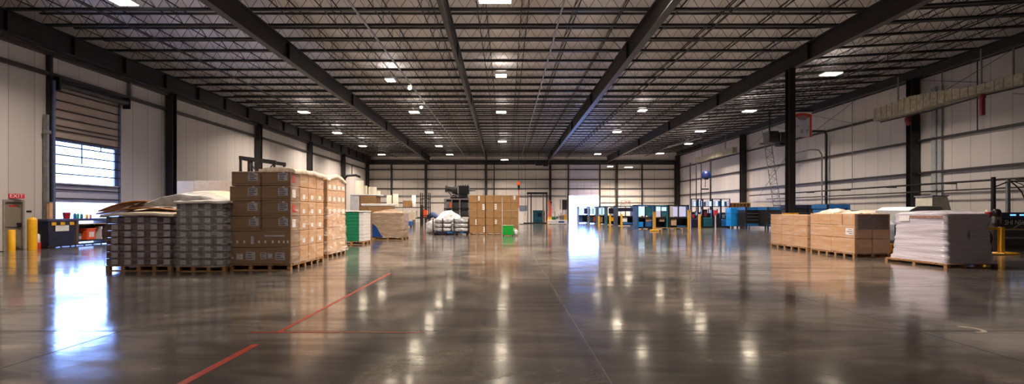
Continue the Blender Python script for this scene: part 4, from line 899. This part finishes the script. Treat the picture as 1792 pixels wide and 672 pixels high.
t = thing('timber_crate', 'pale wooden crate lying on the machine line behind the bright blue cabinet', 'crate', (wx(1276, 47), 47, 0)); Wt = wx(1314,47)-wx(1276,47)
MB().box(0,Wt,0,1.0,2.42,2.5).box(0,Wt,0,1.0,1.95,2.02).build('rail', solid('pale_wood', (.55,.34,.14), .6), t)
for i in range(7): x = (Wt-.1)*i/6; MB().box(x,x+.12,.1,.9,2.02,2.42).build('slat', wood, t)
for a in (.05,Wt-.15): MB().box(a,a+.1,.1,.9,0,1.95).build('leg', steel, t)
# cluttered machine row px 1210-1278
R2 = random.Random(8)
for q, (pa, pb, Y, h, mt, lab) in enumerate(((1211,1222,45,1.55,navy,'dark blue machine at the left end of the right machine row'), (1223,1230,45,1.5,black,'black machine with orange-capped post in the right machine row'), (1231,1247,45,1.8,teal,'dark teal machine below the blue dome'), (1248,1262,45,1.75,black,'black machine with red parts in the right machine row'), (1263,1278,45,1.5,midblue,'blue-fronted machine next to the bright blue cabinet'))):
    xa, xb = wx(pa, Y), wx(pb, Y); W_ = xb-xa
    t = thing('machine', lab, 'machine', (xa, Y, 0)); MB().bbox(0,W_,0,1.2,.12,h*.55,.03).build('base_cabinet', mt, t); MB().box(.03,W_-.03,.04,1.16,0,.12).build('plinth', black, t)
    MB().bbox(.05,W_*.5,.1,.9,h*.55,h,.03).bbox(W_*.55,W_*.95,.2,.8,h*.55,h*.8,.03).build('upper_housing', black, t)
    MB().bbox(W_*.1,W_*.4,.05,.1,h*.62,h*.85,.01).build('guard_panel', [red, orange, dullred, red, alu][q], t)
    MB().cyl((W_*.7,.3,h*.8),(W_*.7,.3,h*1.05),.05,8).build('mast', steel, t)
    for z in (2.05, 3.1-.3): MB().box(-.05,W_+.05,.1,.16,z,z+.06).build('overhead_rail', steel, t)
    for a in (0, W_): MB().box(a-.04,a+.04,.09,.17,0,2.85).build('overhead_post', steel, t)
    for i in range(3): a = W_*(.08+.31*i); MB().bbox(a,a+W_*.24,.1,.15,2.12,2.7-R2.random()*.15,.01).build('hanging_panel', [sgd, sg, midblue][(i+q) % 3], t)
guardpost(1224, 42, 1.35, 'slim yellow guard post with orange cap in the right machine row', False)
t = thing('barrier_post', 'red-topped white striped post in front of the right machine row', 'post', (wx(1252, 41), 41, 0)); MB().cyl((0,0,0),(0,0,1.3),.06,10).build('post', paper_dim, t); MB().bbox(-.14,.14,-.1,.1,1.3,1.7,.03).build('red_head', red, t); MB().cyl((0,0,1.7),(0,0,1.85),.06,8).build('beacon', white, t)
# upright poles and the blue dome lamp
for q, (p_, Y, pt) in enumerate(((1208,46,285),(1218.5,47,285),(1227,47.5,285),(1243.5,48,278))):
    t = thing('support_pole', 'thin dark vertical pole above the right machine row, %s from the left' % ORD[q], 'pole', (wx(p_, Y), Y, 0)); MB().cyl((0,0,.01),(0,0,wz(pt, Y)),.09 if q == 3 else .055,8).build('shaft', steel, t); MB().box(-.13,.13,-.13,.13,0,.02).build('base_plate', steel, t)
t = thing('dust_collector', 'dark blue dome-shaped hood high on the poles over the machine row', 'hood', (wx(1236, 46.3), 46.3, 4.95)); MB().lathe([(.5,0),(.52,.1),(.47,.45),(.33,.68),(.12,.8),(.01,.82)],20).build('dome', solid('hood_blue', (.01,.02,.10), .3), t); MB().lathe([(.2,-.12),(.24,.0)],14).cyl((-.1,0,-.9),(-.1,0,-.1),.03,6).build('nozzle', black, t); MB().bbox(-.55,.25,-.05,.05,-1.15,-1.02,.01).build('crossbar', steel, t)
t = thing('overhead_pipe', 'long dark pipe rail on the right wall above the machinery', 'pipe', (0,0,0)); MB().cyl((25.0,16,3.22),(25.0,47,3.22),.055,8).cyl((25.05,16,2.78),(25.05,44,2.78),.04,8).build('rail', steel, t)
for y in (19,22.4,26,30,34,38,42): MB().box(24.95,25.6,y-.03,y+.03,3.14,3.2).build('bracket', steel, t)
# pipe arch frame beside the banner
Y = 36.2
t = thing('pipe_gantry', 'dark pipe frame with a curved corner right of the red-bordered banner', 'frame', (0, Y, 0)); xa = wx(1446, Y)
MB().path([(xa,0,.0),(xa,0,7.7),(xa-.15,0,7.95),(xa-2.4,0,7.95)],.09,8).build('outer_pipe', steel, t); MB().path([(xa-.35,0,0),(xa-.35,0,6.1),(xa-.6,0,6.45),(xa-1.2,0,6.5),(xa-2.6,0,6.2)],.06,8).build('inner_pipe', galv, t); MB().box(xa-.2,xa+.2,-.2,.2,0,.03).box(xa-.5,xa-.22,-.2,.2,0,.03).build('base_plate', steel, t)
# banner
Y = 33.0; xa, xb = wx(1388.5, Y), wx(1421, Y); z0, z1 = wz(240, Y), wz(196, Y); W_ = xb-xa; H = z1-z0
t = thing('banner', 'hanging pale blue banner with red arched border beside the freestanding column', 'banner', (xa, Y, z0))
MB().box(0,W_,.01,.03,0,H).build('cloth', solid('banner_cream', (.75,.70,.62), .6), t)
def archpts(ins, zt_, rise, zb=0.0):
    return [(ins, zb), (W_-ins, zb)] + [(W_-ins-(W_-2*ins)*i/12, zt_ + rise*math.sin(math.pi*i/12)) for i in range(13)]
MB().prism(archpts(.02, H*.90, H*.06), .004, .01).build('red_border', solid('banner_red', (.62,.06,.04), .5), t)
MB().prism(archpts(.17, H*.78, H*.08, .02), .0, .004).build('pale_field', solid('banner_blue', (.48,.54,.66), .5, 0, .12, 2), t)
MB().prism([(.2,H*.80)] + [(.2+(W_-.4)*i/10, H*.78-.0-H*.12*math.sin(math.pi*i/10)) for i in range(1, 10)] + [(W_-.2,H*.80)] + [(W_-.2-(W_-.4)*i/10, H*.80+H*.055*math.sin(math.pi*i/10)) for i in range(1, 10)], -.006, -.0005).build('mottled_crest', solid('crest', (.30,.20,.22), .5, 0, .8, 18), t)
for x in (.52,.64,.95): MB().box(x,x+.05,-.006,-.0005,H*.15,H*.3).build('dark_mark', blueframe, t)
MB().box(.2,.42,-.006,-.0005,H*.43,H*.46).box(1.0,W_-.2,-.006,-.0005,H*.27,H*.29).build('dark_line', alu, t)
MB().box(-.1,W_+.1,-.03,.06,H+.02,H+.14).build('hanging_bar', steel, t); [MB().cyl((a,.02,H),(a,.02,9.75-z0),.012,5).build('hanging_wire', steel, t) for a in (.1, W_-.1)]
# truss ladder on the right wall
t = thing('ladder_mast', 'tall leaning lattice ladder against the right wall left of the freestanding column', 'ladder', (0, 41.2, 0))
xa0, xa1 = wx(1366, 41.2), wx(1340, 41.2)
def lp(u, o): return (xa0+(xa1-xa0)*u + o, 0, 8.9*u+.02 if u < 1 else 9.6)
for o_ in (-.32, .32): MB().path([lp(0, o_), lp(.999, o_)], .035, 6).build('rail', galv, t)
for i in range(22): u = .02+i*.044; MB().path([lp(u, -.32), lp(u, .32)], .018, 5).build('rung', galv, t)
MB().path([lp(.02+.044*i, (-.32, .32)[i % 2]) for i in range(22)], .014, 4).build('lacing', steel, t)
t = thing('service_platform', 'dark cluster of equipment under the roof beside the leaning ladder', 'platform', (wx(1346, 38), 38, 7.35)); W_ = 1.75
MB().box(0,W_,0,1.4,0,.12).build('deck', steel, t); MB().bbox(.15,.95,.2,1.2,.12,1.0,.05).build('motor_housing', black, t); MB().bbox(1.05,1.6,.2,1.0,-.25,.9,.05).build('duct_box', steel, t)
for a in (.05,W_-.05): MB().box(a-.04,a+.04,.0,.08,0,2.55).build('hanger', steel, t)
# lagged duct high on the right wall
t = thing('lagged_duct', 'long khaki lagged duct sloping along the upper right wall', 'duct', (24.0, 0, 0))
st = [(29.6, 7.8, .75), (26.9, 7.9, .98), (24.6, 7.85, .62), (23.3, 7.75, .42), (21.4, 7.72, .52), (17.0, 7.7, .6)]
vs = []
for y, z, hh in st: vs += [(-.25,y,z-hh/2),(.25,y,z-hh/2),(.25,y,z+hh/2),(-.25,y,z+hh/2)]
n = len(st); fs = [(4*i+j, 4*i+(j+1)%4, 4*i+4+(j+1)%4, 4*i+4+j) for i in range(n-1) for j in range(4)] + [(0,3,2,1), (4*n-4,4*n-3,4*n-2,4*n-1)]
MB().add(vs, fs).build('duct_body', concrete_duct, t)
y = 29.4
while y > 17.2:
    for (a, za, ha), (b_, zb_, hb_) in zip(st, st[1:]):
        if b_ <= y <= a: f = (a-y)/(a-b_); zz = za+(zb_-za)*f; hh = ha+(hb_-ha)*f
    MB().box(-.262,.262,y-.012,y+.012,zz-hh/2-.01,zz+hh/2+.01).build('band', solid('band_grey', (.16,.15,.12), .6) if 'band_grey' not in MATS else MATS['band_grey'], t); y -= .42
MB().path([(.15,29.5,7.36),(.1,26,7.32),(.1,23,7.46),(.1,17,7.35)],.04,6).build('under_pipe', steel, t)
for y in (28.0,23.1,18.5): MB().box(-.03,.03,y-.03,y+.03,7.9,9.82).build('hanger', alu, t)
t = thing('downpipe', 'dull red pipe stub hanging under the lagged duct', 'pipe', (24.0, 23.05, 0)); MB().cyl((0,0,6.45),(0,0,7.5),.11,10).build('pipe', dullred, t); MB().cyl((0,0,7.3),(0,0,7.48),.14,10).build('collar', dullred, t)
t = thing('alarm_bell', 'red wall fitting on the thick column under the lagged duct', 'fitting', (24.62, 28.0, 6.85)); MB().lathe([(.02,0),(.13,.05),(.15,.3),(.15,.72),(.1,.75)],12).build('housing', dullred, t); MB().box(-.05,.12,.1,.2,.3,.5).build('bracket', steel, t)
t = thing('lagged_duct', 'short khaki lagged duct far along the right wall', 'duct', (24.0, 0, 0)); MB().box(-.25,.25,48,57.5,7.75,8.35).build('duct_body', concrete_duct, t); MB().box(-.27,.27,52,52.06,7.74,8.36).build('band', steel, t); MB().box(-.03,.03,50,50.06,8.35,9.8).box(-.03,.03,56,56.06,8.35,9.8).build('hanger', alu, t)
t = thing('tube_light', 'long pale tube hanging under the roof at the far right', 'tube', (wx(1196, 50), 50, wz(250, 50))); MB().cyl((-1.2,1.5,-.25),(1.4,-1.5,.35),.10,10).build('tube', galv, t); MB().cyl((0,0,.05),(0,0,.9),.02,5).cyl((.9,-.9,.2),(.9,-.9,.7),.02,5).build('hanger', steel, t)
# wall braces on the right wall, thin rods
for q, (y0_, z0_, y1_, z1_) in enumerate(((28.2,8.0,22.9,9.7),(22.9,8.0,19.2,9.7),(22.9,8.0,28.2,9.7),(22.9,7.5,17.5,5.95),(48.4,8.0,43.4,9.7),(43.4,8.0,38.4,9.7),(38.4,8.0,43.4,9.7),(38.4,8.0,33.4,9.7),(33.4,8.0,38.4,9.7),(46,3.3,40,7.9))):
    tag(MB().cyl((25.34+.02*q,y0_,z0_),(25.34+.02*q,y1_,z1_),.014,5).build('brace_rod', steel), 'thin steel brace rod high on the right wall', 'brace rod', 'brace rods on the right wall')
for q, (y, z0_, z1_, r, mt) in enumerate(((22.85,7.9,9.75,.05,alu),(24.6,5.95,9.7,.03,steel),(20.4,3.9,9.7,.02,steel),(26.6,8.7,9.75,.035,alu),(33.5,3.2,9.7,.025,alu),(41,3.9,9.7,.03,steel))):
    tag(MB().cyl((25.35,y,z0_),(25.35,y,z1_),r,6).build('conduit', mt), 'thin vertical conduit on the right wall', 'conduit', 'vertical conduits on the right wall')
t = thing('cable_tray', 'pale grey riser panel behind the thick right column', 'panel', (25.5, 27.1, 0)); MB().box(-.05,.08,-.35,.3,0,9.0).build('panel', greysheet, t); MB().box(-.1,-.05,-.1,-.02,0,9.0).build('conduit', alu, t)

# ------------------------------------------------------------------ right foreground loads
# R1
X0, Y0 = 12.08, 18.35; D5 = 2.55
pallet(1.2, D5, 'wooden pallet under the farther brown carton load at right', X0, Y0, 3, 6)
for r in range(3):
    for dd in range(3): carton(X0, Y0+dd*.85, PH+r*.44, 1.2, .85, .44, 'tan carton in the farther right load, %s row, %s from near end' % (('bottom','middle','top')[r], ORD[dd]), 'cartons of the farther right load', card3)
wrapshell(X0-.006, X0+1.206, Y0-.006, Y0+D5+.006, .13, PH+1.33, film('crisp_wrap_b', (1,.92,.86), .26, .0, .09, (1,1,4), 1.0), 'stretch_film', 'shiny clear film around the farther brown carton load at right', 0, .008, False, seed=51)
# R2
X0, Y0, D6 = 12.0, 15.75, 2.3
pallet(1.24, D6, 'long wooden pallet under the nearer brown carton load at right', X0, Y0, 3, 6)
for r, (z, h) in enumerate(((PH, .52), (PH+.52, .45), (PH+.97, .41))):
    cuts = [(0,1.15),(1.15,2.3)] if r == 0 else ([(0,2.3*.999)] if r == 1 else [(0,.58),(.6,1.2),(1.2,1.85),(1.85,2.3)])
    for q, (a, b_) in enumerate(cuts):
        for c_ in range(2):
            o = carton(X0+c_*.62, Y0+a, z, .62, b_-a, h, 'tan carton, nearer right load, %s row, %s from near end, %s half' % (('bottom','middle','top')[r], ORD[q], ('left','right')[c_]), 'cartons of the nearer right load', card3)
            if r == 1 and c_ == 0: sticker(o, 'L', .06, .42, .12, .34, .62, b_-a, paper, 3)
FILM = wrapshell(X0-.006, X0+1.246, Y0-.008, Y0+D6+.006, .13, PH+1.39, film('crisp_wrap_c', (1,.92,.86), .24, .0, .09, (1,1,4), 1.0), 'stretch_film', 'shiny clear film around the nearer brown carton load at right', 0, .008, False, seed=55)
tag(MB().box(.0,1.05,-.004,0,0,.5).build('cover_sheet', solid('translucent_grey', (.16,.11,.09), .2), FILM, (X0+.1, Y0-.03, .98)), 'grey plastic patch')
sheetover(X0+.1, X0+1.1, Y0+1.2, Y0+2.2, lambda u, v: 1.54+.16*math.sin(math.pi*u)*math.sin(math.pi*v)**.5+.06*noise.noise(Vector((u*6, v*6, 3))), topfilm, 'plastic_sheet', 'crumpled clear plastic heap on top of the nearer brown cartons at right', 'sheet', .04)
sheetover(X0+.4, X0+1.2, Y0+.5, Y0+1.4, lambda u, v: 1.54+.07*math.sin(math.pi*u)*math.sin(math.pi*v)+.03*noise.noise(Vector((u*6, v*6, 9))), topfilm, 'plastic_sheet', 'small crumpled plastic piece beside the larger heap on the right cartons', 'sheet', .03)
# cream covered load behind R2
pallet(2.2, 1.6, 'pallet under the cream-covered load behind the brown cartons at right', 14.5, 18.4, 4, 3)
for c_ in range(2):
    for r in range(2): carton(14.55+c_*1.05, 18.45, PH+r*.6, 1.05, 1.5, .6, 'carton under the cream sheet behind the right brown cartons', 'cartons under the cream sheet', card3)
sheetover(14.3, 16.9, 18.2, 20.1, lambda u, v: 1.45+.22*math.sin(math.pi*u)**.5*math.sin(math.pi*(v*.9+.05))**.5+.03*noise.noise(Vector((u*5, v*5, 3))), creamsheet, 'dust_sheet', 'cream sheet mounded over the load behind the right brown cartons', 'sheet', .5)
# grey hooded container behind the white load
t = thing('covered_cart', 'grey cart with curved hood behind the white-wrapped load', 'cart', (14.15, 16.3, 0))
MB().prism([(0,.25),(1.4,.25),(1.4,1.68),(1.25,1.76),(.5,1.76),(.25,1.64),(.06,1.2),(0,.8)], .0, 1.5).build('hood', greysheet, t)
MB().bbox(-.35,.1,.1,.9,.45,1.25,.12).build('side_pod', solid('pale_blue_grey', (.36,.42,.52), .35), t); MB().bbox(-.3,.2,.15,.9,.0,.45,.03).build('base_box', solid('amber', (.5,.2,.01), .5), t)
MB().box(.05,1.35,.1,1.4,.1,.25).build('chassis', black, t)
for a in (.2,1.2):
    for b_ in (.2,1.2): MB().cyl((a-.04,b_,.1),(a+.04,b_,.1),.1,12).build('wheel', rubber, t)
MB().path([(.02,-.01,.8),(.07,-.01,1.2),(.25,-.01,1.64),(.5,-.01,1.77),(1.27,-.01,1.77),(1.41,-.01,1.68)],.022,6).build('hood_rim', alu, t)
# R3 white wrapped load, turned slightly
t = pallet(1.52, 1.98, 'wide wooden pallet under the white-wrapped load at right', 12.36, 12.82, 4, 3, .12, math.radians(3))
X0, Y0 = 12.52, 13.0
for r in range(6):
    tag(inst('sheet_bundle', MB().bbox(0, 1.14, 0, 1.62, .002, .225, .02).mesh('sheet_bundle', solid('bundle_%d' % r, (.45,.42,.46), .6)), None, (X0+.03, Y0+.03, .122+r*.227)), 'bundle of stacked sheets inside the white-wrapped load, %s from the floor' % ORD[r], 'bundle', 'bundles in the white-wrapped load')
FILM = wrapshell(X0, X0+1.20, Y0, Y0+1.68, .115, 1.53, whitefilm, 'stretch_film', 'milky white ribbed stretch film around the nearest load at right', .09, .026, True, .10, seed=61, freq=(.8,15))
tag(MB().box(-.004,0,0,.36,0,.17).build('load_label', paper, FILM, (X0-.045, Y0+1.15, 1.3)), 'white paper label')
o = MB().box(-.004,0,0,1.05,0,.075).build('printed_strip', solid('brown_print', (.30,.16,.13), .5, 0, .7, 26), FILM, (X0-.045, Y0+.08, 1.40)); tag(o, 'brown patterned strip')
tag(MB().box(0,.22,-.004,0,0,.26).build('load_label', paper_dim, FILM, (X0+.6, Y0-.06, .78)), 'faint grey label')
# yellow barrier right
t = thing('safety_barrier', 'yellow safety barrier post and rails at the right edge', 'barrier', (18.4, 17.0, 0))
MB().bbox(-.075,.075,-.075,.075,.02,1.02,.012).build('post', yellow, t); MB().bbox(-.62,.1,-.25,.2,0,.05,.01).bbox(-.1,.5,-.2,.3,.0,.07,.01).build('base_plate', yellow, t); MB().box(-.62,-.07,-.04,.04,.93,1.01).build('rail', yellow, t)
MB().box(.075,3.4,-.02,.02,.9,.95).build('rail', solid('rail_wood', (.42,.28,.12), .5), t); MB().box(-.62,-.56,-.04,.04,.05,.93).build('end_post', yellow, t); MB().box(3.3,3.4,-.05,.05,0,.95).build('end_post', yellow, t)
# right edge machine with lettering and beacon
t = thing('packaging_machine', 'long black machine with blue lights and white lettering at the right edge', 'machine', (20.3, 19.3, 0))
MB().bbox(0,4.6,0,1.7,.15,1.28,.03).build('machine_body', black, t); MB().bbox(-.05,4.65,-.1,1.75,1.28,1.56,.02).build('control_fascia', solid('fascia_navy', (.006,.012,.035), .3), t)
for a in (.85, 1.25, 2.2): MB().bbox(a,a+.24,-.125,-.1,1.42,1.48,.008).build('blue_light', bluelamp, t)
MB().box(0,4.6,-.03,0,.45,.52).build('pale_trim', alu, t); MB().box(.1,4.5,.1,1.6,0,.15).build('plinth', black, t)
text('SHI NEULA', .30, white, t, (.72, -.02, 1.13), align='LEFT', sx=.82)
MB().path([(1.0,-.1,.9),(1.9,-.1,1.42)],.025,6).build('lever', galv, t)
t = thing('operator_post', 'black-capped sensor post with grey plate left of the black machine', 'post', (wx(1744, 17.8), 17.8, 0))
MB().cyl((0,0,0),(0,0,1.28),.09,12).build('post', steel, t); MB().bbox(-.14,.14,-.06,.06,1.14,1.4,.01).build('grey_plate', alu, t); MB().lathe([(.08,1.38),(.135,1.42),(.14,1.55),(.11,1.66),(.04,1.7),(.004,1.7)],16).build('black_cap', black, t); MB().box(-.15,.15,-.15,.15,0,.02).build('base_plate', steel, t)
t = thing('support_pole', 'tall grey pole at the near end of the black machine on the right', 'pole', (wx(1738.5, 18.6), 18.6, 0)); MB().box(-.05,.05,-.05,.05,0.02,3.0).build('shaft', steel, t); MB().bbox(-.2,-.04,-.08,.08,.02,1.55,.02).build('grey_cover', solid('lilac_grey', (.27,.27,.34), .4), t); MB().box(-.22,.12,-.12,.12,0,.02).build('base_plate', steel, t)
t = thing('support_pole', 'grey pole rising from behind the lettered machine', 'pole', (wx(1764, 21.4), 21.4, 0)); MB().box(-.07,.07,-.05,.05,0.02,3.1).build('shaft', alu, t); MB().path([(0,0,3.0),(-.6,0,2.75)],.03,6).build('arm', steel, t); MB().box(-.12,.12,-.12,.12,0,.02).build('base_plate', steel, t)
t = thing('hose_boom', 'drooping dark hoses over the lettered machine at the right edge', 'hose', (wx(1770, 21.8), 21.8, 0)); MB().path([(0,0,3.0),(.25,0,2.8),(.5,0,2.5),(.68,0,2.1),(.75,0,1.72)],.03,6).build('hose', rubber, t); MB().path([(.2,.0,2.99),(.5,0,2.9),(.8,0,2.6),(.95,0,2.2),(1.0,0,1.72)],.02,6).build('hose', rubber, t); MB().box(-.1,1.3,-.04,.04,3.0,3.08).build('boom', steel, t); MB().box(1.2,1.28,-.04,.04,1.7,3.0).build('mast', steel, t)
t = thing('warning_ball', 'red and white warning beacon beside the white-wrapped load', 'beacon', (wx(1729.5, 17.0), 17.0, 0)); MB().cyl((0,0,.0),(0,0,1.4),.05,8).build('stem', solid('olive', (.2,.16,.03), .5), t); MB().lathe([(.02,1.38),(.09,1.4),(.12,1.5),(.1,1.58)],14).build('red_lens', red, t); MB().lathe([(.1,1.58),(.07,1.66),(.01,1.68)],14).build('white_dome', white, t); MB().box(-.12,.12,-.12,.12,0,.02).build('foot', black, t)
t = thing('cable_reel', 'blue cable coil on the dark floor stand behind the yellow barrier', 'cable reel', (19.2, 18.6, 0)); MB().cyl((0,-.15,.5),(0,.15,.5),.32,16).build('coil', solid('coil_blue', (.01,.03,.3), .4), t); MB().cyl((0,-.19,.5),(0,-.16,.5),.4,16).cyl((0,.16,.5),(0,.19,.5),.4,16).build('flange', black, t); MB().box(-.35,.35,-.2,.2,0,.12).build('stand', black, t)
# tapering grey hopper by the right wall
t = thing('hopper', 'pale tapered bin against the right wall behind the grey cart', 'hopper', (22.6, 24.3, 0)); MB().prism([(0,0.02),(1.5,0.02),(.85,2.4),(.05,2.4)], 0, 1.0).build('hopper_body', solid('pale_sage', (.50,.49,.43), .5), t); MB().box(-.0,.9,-.05,1.05,2.4,2.46).build('rim', alu, t)

# ------------------------------------------------------------------ lamps
LP = [(1454,130,7.9,30,'W'),(877,133,7.9,20,'W'),(683,141,7.9,15,'W'),(532,197,7.9,17,'W'),(877,197,7.9,18,'W'),(725,197,7.9,17,'W'),(1124,194,7.9,14,'W'),(1311,195,7.9,20,'W'),
      (1226,230,7.9,16,'W'),(751,232,7.9,14,'W'),(1080,231,7.9,14,'P'),(590,233,7.9,14,'W'),(879,248,7.9,15,'W'),(768,256,7.7,12,'W'),(635,256,7.7,12,'W'),(1205,252,7.7,12,'W'),(668,271,7.6,12,'W'),(787,271,7.6,12,'W'),(1046,270,7.6,11,'W'),(1155,269,7.6,12,'W'),(883,280,7.0,13,'W'),(1068,292,6.1,9,'O'),(1100,293,6.1,13,'W'),
      (866,0,7.9,64,'W'),(215,4,7.9,36,'W')]
SMALL = [(717,157,8),(737,190,6)]
BX = [(-21,'over the left bay'),(-10.6,'over the second bay from the left'),(-2.4,'over the middle bay'),(5.9,'over the fourth bay from the left'),(14.4,'over the right bay')]
LAMPS = []
LAMPS += [(-3.8,16.3,9.5,14,'W'),(4.6,16.3,9.5,14,'W'),(9.4,16.6,9.5,14,'W'),(-13.0,2,9.5,14,'W'),(-2.4,-4,9.5,14,'W'),(-6,9,9.5,14,'W')]  # unseen fill lamps, added to light the sides and fronts of near loads
for (p_, q_, rel, wpx, kc) in LP:
    Y = F*rel/(VY-q_); LAMPS.append((wx(p_, Y), Y, CAMH+rel, wpx*Y/F, kc))
cnt = {}
LAMPS.sort(key=lambda a: a[1])
for (x, Y, z, s, kc) in LAMPS:
    bay = [b_ for xx, b_ in BX if x > xx][-1]; cnt[bay] = cnt.get(bay, 0)+1
    s = .62 if Y < 16.7 else min(s, 1.25); s = max(s, .55)
    big = s > 1.0
    t = thing('high_bay_lamp', 'lit square lamp %s, %s from the camera' % (bay, ORD[cnt[bay]-1] if cnt[bay] <= 12 else 'last'), 'lamp', (x, Y, z), 0, 'high bay lamps')
    MB().bbox(-s/2, s/2, -.33, .33, 0.02, .1, .015).build('housing', white, t)
    MB().box(-s/2+.03, s/2-.03, -.30, .30, 0.0, .02).build('diffuser', lampface_cool if kc == 'C' else lampface, t)
    for a in (-.2, .2): MB().cyl((a,0,.1),(a,0,max(.3, 9.76+zr(x)-z)),.008,5).build('hanging_wire', steel, t)
    l = bpy.data.lights.new('lamp_light', 'AREA'); l.shape = 'RECTANGLE'; l.size = s-.08; l.size_y = .58; l.energy = LAMP_W*(s/.62)**.5*(.18 if Y < 15 else 1)
    l.color = (1.0,.66,.45) if kc == 'O' else ((1.0,.78,.72) if kc == 'P' else (1.0,.83,.66)); l.spread = math.radians(136)
    o = bpy.data.objects.new('lamp_light', l); COL.objects.link(o); o.location = (0,0,-.005); o.parent = t
    l2 = bpy.data.lights.new('ceiling_fill', 'AREA'); l2.shape = 'RECTANGLE'; l2.size = s-.1; l2.size_y = .5; l2.energy = CEIL_FILL_W; l2.color = (1.0,.9,.82)  # upward fill added to each lamp to brighten the roof underside
    o = bpy.data.objects.new('ceiling_fill', l2); COL.objects.link(o); o.location = (0,0,.11); o.rotation_euler = (math.pi,0,0); o.parent = t
for q, (p_, y_, wpx) in enumerate(SMALL):
    Y = F*7.9/(VY-y_); x = wx(p_, Y)
    t = thing('round_lamp', 'small round lit lamp in the second bay from the left, %s one' % ('nearer','farther')[q], 'lamp', (x, Y, CAMH+7.9)); MB().lathe([(.01,0),(.09,.03),(.12,.1),(.09,.18)],14).build('bulb', lampface, t); MB().lathe([(.06,.18),(.05,.3)],10).cyl((0,0,.3),(0,0,.42),.012,5).build('socket', black, t)
